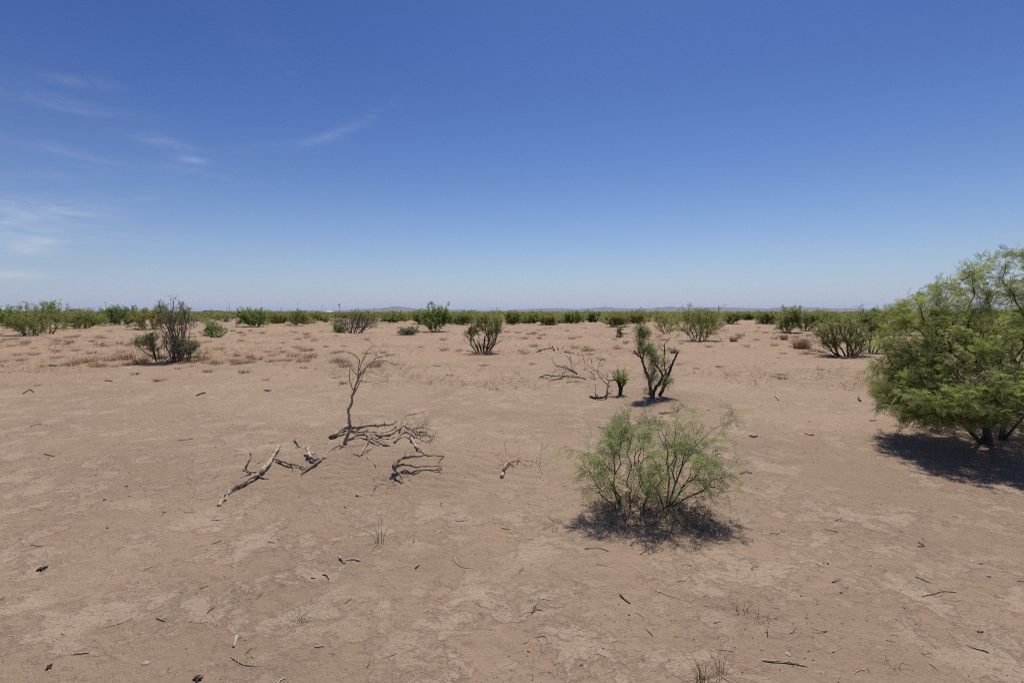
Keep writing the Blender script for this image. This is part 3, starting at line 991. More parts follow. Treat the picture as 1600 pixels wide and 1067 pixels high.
SH('wide green mesquite on many black crooked stems, right middle distance', 1322, 556, 488, 112, 'leaf_mid', 1700, 'bark', 42, 260, cat='bush', name='mesquite_bush',
   ells_px=[(1300, 510, 28, 14), (1330, 508, 30, 15), (1345, 525, 25, 14), (1285, 522, 20, 9), (1315, 530, 28, 9), (1292, 536, 20, 7), (1345, 538, 20, 8)], stumps=[(1318, 556, 1284, 541, 1.2, .5), (1312, 555, 1268, 553, 1.0, .4), (1328, 556, 1342, 534, 1.4, .7), (1322, 556, 1300, 530, 1.3, .6), (1308, 556, 1275, 547, .8, .3)], stems=8, stem_h=.2, spread=.9, tip_r=.006)
SH('darker mesquite with bare tops, right behind the wide black-stemmed mesquite', 1361, 551, 481, 60, 'leaf_dark', 900, 'bark', 43, 200, cat='bush', name='mesquite_bush',
   ells_px=[(1362, 505, 22, 16), (1375, 515, 18, 14), (1350, 500, 16, 12), (1368, 490, 16, 8)], stems=4, tip_r=.006)
SH('green bush showing between the dark mesquite and the big tree', 1410, 522, 484, 86, 'leaf_mid', 1300, 'bark', 44, cen=.52, cat='bush')
SH('green shrub far behind the wide black-stemmed mesquite', 1290, 506, 487, 56, 'leaf_mid', 700, 'bark', 45, cen=.5)

# ---- half-dead mesquite with thick stumps (middle right)
Z6 = lambda x, y: (970 + x / 7.11, 490 + y / 7.11)          # from a magnified crop of the photograph
Z10 = lambda x, y: (840 + x / 10.0, 540 + y / 10.0)
Z7 = lambda x, y: (320 + x / 3.9525, 530 + y / 3.9525)
Z8 = lambda x, y: (700 + x / 8.0, 660 + y / 8.0)


rng = np.random.default_rng(77)
hb = gp(1024, 621)
HY = hb[1]
e = empty('mesquite_bush', hb)
tag(e, 'half-dead mesquite with thick bare forked stumps and a leafy green column, centre right', 'bush')
pxm = HY / FPX


def hl(*pts, Y=0.0, dY=0.0):
    n = len(pts)
    return [at(*Z6(x, y), HY + Y + dY * i / max(1, n - 1)) - hb for i, (x, y) in enumerate(pts)]


sites = []
for (pts, r0, r1, Y, dY) in [([(345, 930), (330, 850), (318, 750), (275, 640), (240, 530), (215, 480), (175, 455), (148, 408)], 4.6, 1.6, 0, -.06),
                             ([(355, 930), (375, 850), (430, 770), (465, 700), (440, 640), (405, 590), (365, 535), (340, 515)], 4.4, 1.3, .02, .06),
                             ([(430, 910), (470, 830), (505, 730), (540, 640), (575, 560), (605, 490), (640, 425)], 4.2, 2.2, .1, .08),
                             ([(505, 690), (490, 620), (480, 540), (490, 420), (485, 345), (520, 305), (540, 275)], 2.0, .7, .15, .02),
                             ([(440, 600), (460, 575), (510, 540), (530, 520)], 1.2, .6, .1, -.1),
                             ([(410, 600), (415, 545)], 1.6, 1.2, .05, 0), ([(490, 420), (450, 395), (430, 375)], 1.0, .5, .15, 0), ([(488, 415), (530, 390)], .9, .5, .15, 0),
                             ([(470, 700), (480, 690), (520, 600), (545, 590)], 1.2, .5, .1, 0.05),
                             ([(235, 510), (265, 420), (300, 365), (340, 340)], 1.5, .5, .02, .05), ([(225, 490), (200, 400), (205, 300), (215, 180)], 1.6, .5, -.04, .05),
                             ([(350, 900), (320, 800), (345, 700), (375, 600)], 1.4, .5, .1, .05), ([(440, 900), (490, 800), (540, 740)], 1.4, .5, .05, .05)]:
    b = MB()
    L = limb(b, hl(*pts, Y=Y, dY=dY), r0 * pxm * .66, r1 * pxm * .58, rng, 8, .12)
    twiglets(b, L, rng, 9, .05, .22, .0024)
    b.build('trunk' if r0 > 4 else 'branch', M['bark'], e, smooth=True)
b = MB()
for (cx, cy, rx, rz, n) in [(215, 172, 42, 45, 90), (255, 235, 60, 60, 120), (225, 330, 60, 60, 80), (250, 420, 45, 60, 70), (340, 430, 75, 80, 170), (370, 620, 70, 100, 120),
                            (500, 770, 60, 50, 130), (340, 720, 60, 80, 60), (380, 520, 60, 40, 50), (470, 520, 50, 35, 20), (310, 860, 60, 50, 40), (300, 210, 30, 30, 30)]:
    c = np.array(hl((cx, cy), Y=.05))[0]
    s = pxm / 7.11
    n = int(n * 1.15)
    p = crown_points(rng, [(c, (rx * s * 1.35, rx * s * 1.35, rz * s * 1.25))], n, .6, .5, .045)
    d = (p - c) * 4 + rng.normal(size=(n, 3)) * .5 + np.array([0, 0, .25])
    scatter(b, LEAF['near'], p, d, rng, (.4, .85))
    for k in range(0, n, 6):
        m = (p[k] + c) / 2 + rng.normal(size=3) * .02
        sites.append((c - np.array([0, 0, rz * s * .6]), m, p[k]))
    for k in range(0, n, 9):
        sites.append((p[k], p[k] + np.array([0, 0, .03]) + rng.normal(size=3) * .02, p[k] + np.array([0, 0, .07]) + rng.normal(size=3) * .05))
for (a, m, c) in sites:
    b.tube([a, m, c], [.003, .002, .001], 4, rng.random(), mi=1)
b.build('foliage', [M['leaf_front'], M['bark']], e)

# ---- small resprouting stump left of it
rng = np.random.default_rng(78)
sb = gp(968, 617)
SY = sb[1]
e = empty('mesquite_stump', sb)
tag(e, 'short dark stump with one bright green tuft, left of the half-dead mesquite', 'stump')


def sl(*pts, Y=0.0, dY=0.0, o=sb):
    n = len(pts)
    return [at(*Z10(x, y), o[1] + Y + dY * i / max(1, n - 1)) - o for i, (x, y) in enumerate(pts)]


px1 = SY / FPX
for (pts, r0, r1, Y) in [([(1285, 790), (1290, 690), (1285, 610), (1300, 560)], 3.0, 1.6, 0), ([(1300, 760), (1320, 660), (1350, 590)], 1.8, 1.0, .05),
                         ([(1275, 640), (1250, 570), (1215, 535), (1160, 545)], 1.4, .8, -.03), ([(1250, 570), (1200, 510), (1165, 460)], .9, .4, 0), ([(1260, 430), (1255, 370), (1252, 300)], .6, .3, 0)]:
    b = MB()
    limb(b, sl(*pts, Y=Y), r0 * px1, r1 * px1, rng, 8)
    b.build('stem', M['char'], e, smooth=True)
tp = []
for (cx, cy, rx, rz, n) in [(1300, 470, 85, 75, 26), (1215, 445, 55, 30, 8), (1360, 520, 50, 60, 10), (1270, 540, 50, 60, 7), (1340, 420, 40, 40, 6), (1250, 400, 30, 40, 4)]:
    c = np.array(sl((cx, cy)))[0]; s = px1 / 10
    tp.append(crown_points(rng, [(c, (rx * s, rx * s, rz * s))], n, .4))
tp = np.vstack(tp)
top = np.array(sl((1290, 640), (1295, 600), (1300, 565)))
lines, P, D, R, K = skeleton(rng, [top, np.array(sl((1340, 640), (1350, 600)))], tp, .9, .03, .1, .0013, 2.2, .2)
b = MB()
for pts, rad, _ in lines:
    b.tube(pts, rad, 4, rng.random(), cap=False)
b.build('shoots', M['bark'], e, smooth=True)
b = MB()
pos, d = leaf_sites(rng, P[8:], D[8:], R[8:], .004, 200, top[0], -.2, .7)
scatter(b, LEAF['near'], pos, d, rng, (.4, .8))
b.build('foliage', M['leaf_vivid'], e)


# ---- dead wood lying on the sand: traced branches, each lifted off the ground where the photograph shows it
def fallen(name, label, cat, strokes, mat, seed, Z=lambda x, y: (x, y), tw=0, twl=(.05, .15), group=None, base=None, part='branch', sides=7, fat=1.0):
    """strokes: list of (points, r0 px, r1 px, lift px at start, lift px at end [, bulge px]); photograph px"""
    rng = np.random.default_rng(3000 + seed)
    if Z is Z7: fat = 1.55 if seed == 1 else 1.2
    o = None
    parts = []
    for k, st in enumerate(strokes):
        pts, r0, r1, l0, l1 = st[:5]
        bulge = st[5] if len(st) > 5 else 0
        n = len(pts)
        W3 = []
        for i, (x, y) in enumerate(pts):
            t = i / max(1, n - 1)
            lp = l0 + (l1 - l0) * t + bulge * sin(pi * t)
            px, py = Z(x, y)
            g = gp(px, py + lp)
            W3.append(at(px, py, g[1]))
        s = W3[0][1] / FPX
        if o is None:
            o = np.array([W3[0][0], W3[0][1], W3[0][2]])
        b = MB()
        L = limb(b, [p - o for p in W3], r0 * s * fat, r1 * s * fat * .9, rng, sides, .17)
        if tw: twiglets(b, L, rng, tw, twl[0], twl[1], max(.0011, r1 * s * .5))
        parts.append(b)
    if len(parts) == 1:
        ob = parts[0].build(name, mat, None, smooth=True)
        ob.location = o
    else:
        ob = empty(name, o)
        for i, b in enumerate(parts):
            b.build('main_branch' if i == 0 else 'side_branch', mat if not isinstance(mat, list) else mat[min(i, len(mat) - 1)], ob, smooth=True)
    return tag(ob, label, cat, group)


# dead tree with bare crown
rng = np.random.default_rng(41)
db = gp(537.5, 694)
DY = db[1]
pd = DY / FPX
e = empty('dead_tree', db)
tag(e, 'thin bare dead sapling standing upright on the sand mound, left of centre', 'dead tree')
for (pts, r0, r1, Y, dY, tw) in [([(862, 668), (862, 652), (885, 590), (897, 540), (893, 500), (890, 440), (905, 400), (912, 350), (930, 290), (950, 235), (968, 195)], 3.2, 1.4, 0, .1, 3),
                             ([(950, 240), (985, 190), (1010, 160), (1040, 143), (1080, 132), (1130, 137), (1172, 152), (1240, 150)], 1.5, .35, .1, .22, 12),
                             ([(1030, 150), (1062, 115), (1100, 108), (1150, 95), (1180, 88), (1210, 92)], .9, .3, .12, .2, 8),
                             ([(1045, 125), (1065, 80), (1095, 45), (1120, 20)], .7, .25, .15, .25, 9), ([(1080, 120), (1062, 98), (1048, 85)], .7, .4, .15, .0, 3),
                             ([(945, 245), (948, 180), (955, 135), (930, 100), (890, 83), (840, 80)], 1.2, .35, .08, -.15, 8), ([(955, 190), (970, 140), (995, 95), (1015, 60), (1050, 40)], .8, .25, .1, -.2, 10),
                             ([(940, 220), (900, 175), (855, 150), (830, 125), (812, 108)], .9, .3, .1, .2, 8), ([(917, 315), (898, 265), (893, 195), (900, 172)], .9, .5, .05, -.08, 3),
                             ([(945, 255), (1000, 263), (1060, 268), (1115, 262), (1140, 255)], .7, .25, .08, .25, 6), ([(905, 370), (935, 310), (970, 240), (985, 200)], .9, .5, .05, .1, 3),
                             ([(960, 210), (1020, 200), (1080, 225), (1130, 240)], .5, .2, .1, -.25, 7), ([(850, 155), (815, 170), (790, 180)], .4, .2, .2, .05, 2)]:
    b = MB()
    L = limb(b, [at(*Z7(x, y), DY + Y + dY * i / (len(pts) - 1)) - db for i, (x, y) in enumerate(pts)], r0 * pd * 1.0, r1 * pd * .85, rng, 7, .12)
    twiglets(b, L, rng, int(tw * 1.2), .04, .16, .0015, .3)
    b.build('trunk' if r0 > 3 else 'branch', M['dead'], e, smooth=True)

fallen('fallen_log', 'long weathered tan log with a frayed upper end, lowest left on the sand mound', 'log', [
    ([(135, 960), (160, 935), (200, 908), (250, 878), (320, 835), (370, 790), (405, 755), (430, 700), (457, 662)], 2.2, 2.6, 1.5, 5, 4),
    ([(320, 845), (350, 850), (398, 862)], 1.6, .5, 3, 1), ([(330, 825), (285, 815), (235, 800)], 1.3, .6, 3, 2), ([(250, 800), (268, 762), (285, 720), (280, 680)], 1.3, .8, 1, 28),
    ([(290, 830), (255, 838), (218, 856)], .9, .3, 2, 1), ([(435, 700), (440, 680), (447, 658)], 1.6, 1.0, 6, 7)], M['dead'], 1, Z7)
fallen('fallen_branch', 'short broken dark knot of wood at the lower tip of the long tan log', 'branch', [([(90, 1022), (105, 1000), (130, 985)], 3.0, 2.2, 2, 2), ([(128, 985), (138, 965), (128, 955)], 1.2, .7, 3, 3)], M['dead'], 2, Z7)
fallen('fallen_branch', 'grey curved branch bridging from the long tan log towards the gnarled stub', 'branch', [([(440, 742), (480, 755), (520, 768), (565, 775), (612, 790)], 1.6, .9, 3, 2, 2), ([(530, 768), (545, 795), (545, 815)], .6, .3, 2, 1)], M['dead_dark'], 3, Z7)
fallen('gnarled_stub', 'gnarled curled wooden stub with a dark root reaching down the slope', 'stub', [
    ([(628, 668), (640, 700), (655, 730), (690, 742), (725, 735)], 2.0, 2.6, 10, 2), ([(725, 735), (690, 765), (650, 790), (598, 832)], 2.6, .8, 2, 1.5, 2), ([(725, 728), (765, 690), (800, 668), (835, 652)], 1.1, .8, 2, 1),
    ([(650, 735), (625, 790), (600, 805)], 1.2, .6, 2, 1), ([(690, 735), (690, 690), (685, 660)], .6, .3, 2, 9)], [M['dead'], M['dead_dark'], M['dead'], M['dead_dark'], M['dead_dark']], 4, Z7, 2, (.03, .08))
fallen('fallen_branch', 'thick pale bark-stripped branch behind the foot of the dead sapling', 'branch', [([(770, 603), (800, 592), (838, 558), (885, 542)], 2.2, 3.0, 1.5, 5, 3), ([(790, 602), (840, 590), (890, 570)], 1.8, 1.6, 1, 2)], M['dead'], 5, Z7)
fallen('fallen_branch', 'long grey branch reaching right from the dead sapling with an upturned end', 'branch', [
    ([(890, 545), (960, 542), (1040, 532), (1110, 532), (1160, 520), (1188, 500)], 2.0, 1.3, 5, 9, 3), ([(940, 560), (970, 520), (978, 500)], .8, .4, 3, 9), ([(900, 560), (960, 575), (1010, 560)], 1.4, .8, 3, 2)], M['dead_dark'], 6, Z7, 4, (.05, .14))
fallen('fallen_branch', 'dark arched branch on the sand right below the dead sapling', 'branch', [
    ([(880, 622), (930, 597), (990, 590), (1050, 622), (1100, 646), (1145, 658)], 1.8, 1.4, 1.5, 2, 4), ([(1000, 600), (1060, 612), (1120, 640)], 1.2, .5, 3, 2)], M['dead_dark'], 7, Z7, 4, (.05, .12))
fallen('fallen_branch', 'slender branch with a long thin whip rising from the heap of dead twigs', 'branch', [
    ([(1080, 600), (1140, 592), (1180, 570), (1205, 550), (1215, 510), (1250, 470), (1330, 455), (1388, 432)], 2.0, .3, 2, 14, 4), ([(1080, 598), (1050, 580), (1020, 590)], 1.1, .6, 2, 2)], M['dead_dark'], 8, Z7, 4, (.04, .12))
fallen('twig_heap', 'tangled brushy heap of grey dead twigs, rightmost by the dead sapling', 'twig heap', [
    ([(1172, 635), (1200, 592), (1250, 572), (1300, 600), (1345, 625), (1385, 645)], 1.6, .8, 2, 2, 6), ([(1232, 535), (1275, 560), (1320, 590), (1400, 600)], 1.4, .5, 8, 3), ([(1270, 560), (1330, 545), (1395, 560)], .9, .3, 4, 8),
    ([(1290, 600), (1310, 560), (1350, 530)], .9, .3, 3, 10), ([(1300, 570), (1360, 575), (1410, 605), (1450, 605)], .9, .3, 4, 3), ([(1310, 590), (1330, 550), (1300, 520)], .8, .3, 3, 10),
    ([(1330, 600), (1370, 560), (1370, 530)], .8, .3, 3, 10)], M['dead_dark'], 9, Z7, 13, (.06, .2))
fallen('fallen_branch', 'pale crooked branch running down the sand from under the twig heap', 'branch', [([(1270, 598), (1290, 640), (1305, 665), (1335, 685), (1365, 712)], 1.5, .8, 2, 1.5, 1), ([(1290, 640), (1330, 640)], .6, .3, 2, 1)], M['dead'], 10, Z7)
fallen('fallen_branch', 'forked grey stick below the middle of the dead sapling heap', 'branch', [([(955, 722), (985, 670), (1000, 640), (1022, 600)], 1.2, .8, 1, 5, 2), ([(965, 712), (1010, 680), (1055, 650)], .9, .4, 1.5, 3), ([(955, 715), (920, 705)], .7, .3, 1, 1)], M['dead'], 11, Z7, 3, (.03, .08))
fallen('fallen_branch', 'short pale stick right of the forked grey stick', 'branch', [([(1005, 728), (1030, 745), (1058, 778)], .9, .5, 1, 1)], M['dead_pale'], 12, Z7)
fallen('root_arch', 'gnarled arched root with a horizontal prong over its dark shadow line, centre of the mound', 'root', [
    ([(1172, 800), (1170, 780), (1190, 750), (1225, 730), (1290, 724), (1340, 718), (1420, 717), (1478, 722)], 3.6, .8, 3, 13, 7), ([(1175, 775), (1185, 810), (1205, 840), (1218, 868)], 2.6, 1.0, 4, 1),
    ([(1180, 785), (1240, 772), (1300, 788), (1350, 782), (1465, 785)], 1.8, .6, 4, 1.5), ([(1478, 722), (1455, 745), (1438, 778)], .9, .5, 12, 1), ([(1205, 845), (1225, 848), (1245, 852)], .7, .3, 1, 1),  # first tube here is wood laid where the upper prong's shadow falls
    ([(1225, 730), (1240, 712)], 1.0, .6, 8, 11)], M['dead_dark'], 13, Z7, 2, (.03, .08))
fallen('dry_twig', 'thin grey twig lying between the arched root and a pale chip', 'twig', [([(1030, 965), (1050, 910), (1085, 870), (1140, 840)], .5, .4, 1, 1.5, 2), ([(1085, 870), (1145, 870)], .4, .2, 1, 2)], M['dead'], 14, Z7, 3, (.03, .07))
fallen('fallen_branch', 'short dark stick lying at upper left of the gnarled stub', 'branch', [([(555, 612), (570, 640), (585, 665)], 1.1, .7, 3, 1), ([(560, 668), (595, 665)], .8, .5, 1, 1)], M['dead_dark'], 15, Z7)
fallen('fallen_branch', 'small dark broken stick beside the upright fork of the tan log', 'branch', [([(328, 765), (350, 750), (370, 740)], .9, .5, 1, 1)], M['dead_dark'], 16, Z7)
fallen('broken_branch', 'pale broken branch with a dark hollow end, between the arched root and the front bush', 'branch', [
    ([(672, 672), (690, 625), (700, 580), (720, 535), (745, 495), (800, 495), (865, 488)], 2.6, 1.0, 2, 5, 2), ([(865, 488), (880, 430), (890, 370), (912, 300)], 1.0, .4, 4, 18), ([(745, 495), (728, 380), (712, 300), (705, 260)], .6, .25, 3, 26),
    ([(745, 500), (790, 520), (820, 540)], .9, .5, 3, 1), ([(890, 440), (940, 465), (985, 480), (1045, 470), (1060, 430), (1072, 385)], .7, .3, 5, 8), ([(725, 510), (670, 490)], .5, .25, 3, 4)], M['dead'], 17, Z8, 2, (.03, .06))
fallen('dry_weed', 'slender leafless dry weed with a dark bent foot, left of the front bush', 'dry weed', [
    ([(1182, 632), (1160, 570), (1140, 520), (1095, 505)], .7, .5, 1, 1.5), ([(1140, 520), (1160, 430), (1165, 340), (1190, 240)], .4, .2, 2, 32), ([(1165, 345), (1220, 300), (1280, 240), (1312, 190)], .35, .2, 20, 36),
    ([(1095, 505), (1120, 440), (1160, 380)], .3, .2, 1, 15), ([(1150, 470), (1240, 430), (1300, 490)], .25, .15, 5, 2)], M['dead_pale'], 18, Z8, 3, (.03, .08))

# fallen branches behind, left of the resprouting stump
fallen('fallen_branch', 'dark fallen branch with bare upturned twigs, lying left of the resprouting stump', 'branch', [
    ([(615, 440), (570, 410), (510, 375), (440, 345), (400, 330), (320, 325), (265, 290), (240, 240), (215, 175)], 1.8, .4, 1.5, 26, 2), ([(560, 400), (540, 320), (520, 240), (470, 180), (420, 135)], .9, .35, 2, 28), ([(530, 260), (520, 200), (515, 150)], .5, .25, 14, 24),
    ([(470, 335), (440, 320), (330, 330), (270, 350)], .8, .3, 3, 5), ([(440, 375), (415, 410), (405, 435)], .6, .3, 3, 1), ([(590, 400), (590, 300), (700, 230)], .4, .2, 2, 18), ([(280, 340), (230, 450)], .35, .2, 3, 1)], M['dead_dark'], 19, Z10, 4, (.06, .2))
fallen('fallen_branch', 'tangle of thin upright dead twigs joined to the stump by a bent limb', 'branch', [
    ([(1160, 545), (1095, 530), (1060, 510), (1010, 460), (960, 400), (935, 350)], 1.3, .7, 8, 5), ([(960, 395), (880, 380), (820, 335), (780, 300)], .9, .4, 5, 8), ([(940, 360), (970, 270), (1000, 180)], .7, .3, 5, 22), ([(850, 350), (845, 260), (828, 180)], .7, .3, 6, 22),
    ([(745, 370), (735, 270), (720, 200), (722, 140)], .7, .3, 2, 24), ([(880, 390), (885, 470), (900, 515), (840, 525)], .8, .4, 4, 1), ([(770, 300), (780, 230), (800, 180)], .5, .25, 6, 16), ([(970, 330), (1040, 250)], .4, .2, 8, 16)], M['dead_dark'], 20, Z10, 5, (.06, .18))
fallen('fallen_branch', 'flat lying black branch nearest below the upturned dead twigs', 'branch', [
    ([(30, 500), (90, 465), (150, 460), (250, 475), (400, 478), (500, 488), (600, 492), (700, 505), (760, 525)], .6, .9, 1, 1), ([(400, 478), (370, 510), (300, 530), (160, 550)], .8, .4, 1, 1), ([(30, 490), (80, 495)], .5, .3, 1, 1), ([(400, 478), (470, 465), (560, 462)], .5, .3, 2, 1)], M['char'], 21, Z10, 3, (.05, .12))
fallen('fallen_branch', 'short thin dark stick below the flat black branch', 'branch', [([(455, 575), (550, 560), (650, 545)], .7, .4, 1, 1), ([(580, 570), (740, 575)], .5, .3, 1, 1)], M['dead_dark'], 22, Z10)
fallen('fallen_branch', 'black bent branch standing on one end left of the resprouting stump', 'branch', [
    ([(1130, 545), (1100, 590), (1090, 680), (1080, 760), (1040, 805), (960, 815), (900, 815), (825, 800)], .9, 1.8, 8, 1), ([(905, 790), (908, 700), (900, 600)], .5, .2, 1, 20), ([(1085, 770), (1130, 740), (1165, 700)], .6, .3, 1, 6), ([(1075, 790), (1110, 795)], .6, .4, 1, 1)], M['char'], 23, Z10, 3, (.05, .12))
fallen('fallen_branch', 'heap of dark broken sticks farthest back on the sand left of the half-dead mesquite', 'branch', [
    ([(-10, 100), (50, 70), (120, 50), (200, 40), (240, 20)], .8, .8, 1, 2), ([(260, 75), (240, 30), (225, 0)], 1.1, .6, 1, 6), ([(20, 60), (60, 85)], .7, .4, 1, 1), ([(330, 60), (300, 20)], 1.0, .6, 1, 4), ([(380, 50), (410, 15)], .6, .4, 1, 4), ([(180, 20), (190, -60)], .4, .25, 2, 10)], M['char'], 24, Z10)
fallen('fallen_branch', 'short black stick just right of the farthest heap of sticks', 'branch', [([(420, 95), (490, 110), (580, 125)], 1.0, .4, 1, 1), ([(430, 70), (510, 82)], .5, .3, 1, 1)], M['char'], 25, Z10)
fallen('fallen_branch', 'curved dark branch with upright tip behind the top of the front bush', 'branch', [([(1030, 645), (1045, 645), (1057, 641), (1061, 633)], 1.0, .8, 1, 5), ([(1045, 645), (1038, 641)], .6, .4, 1, 2)], M['dead_dark'], 26)
fallen('fallen_branch', 'flat dark stick behind the upper left of the front bush', 'branch', [([(935, 667), (944, 668), (952, 665)], 1.2, .8, 1, 1)], M['dead_dark'], 27)
fallen('fallen_branch', 'low dead twisted branch spilling out under the left side of the big tree', 'branch', [
    ([(1500, 645), (1470, 650), (1440, 642), (1420, 655), (1405, 668), (1398, 678)], 1.2, .5, 4, 1, 4), ([(1430, 648), (1425, 665), (1410, 660)], .7, .4, 4, 2), ([(1460, 650), (1430, 630), (1425, 620)], .7, .4, 4, 12)], M['dead_dark'], 28, tw=6, twl=(.06, .18))

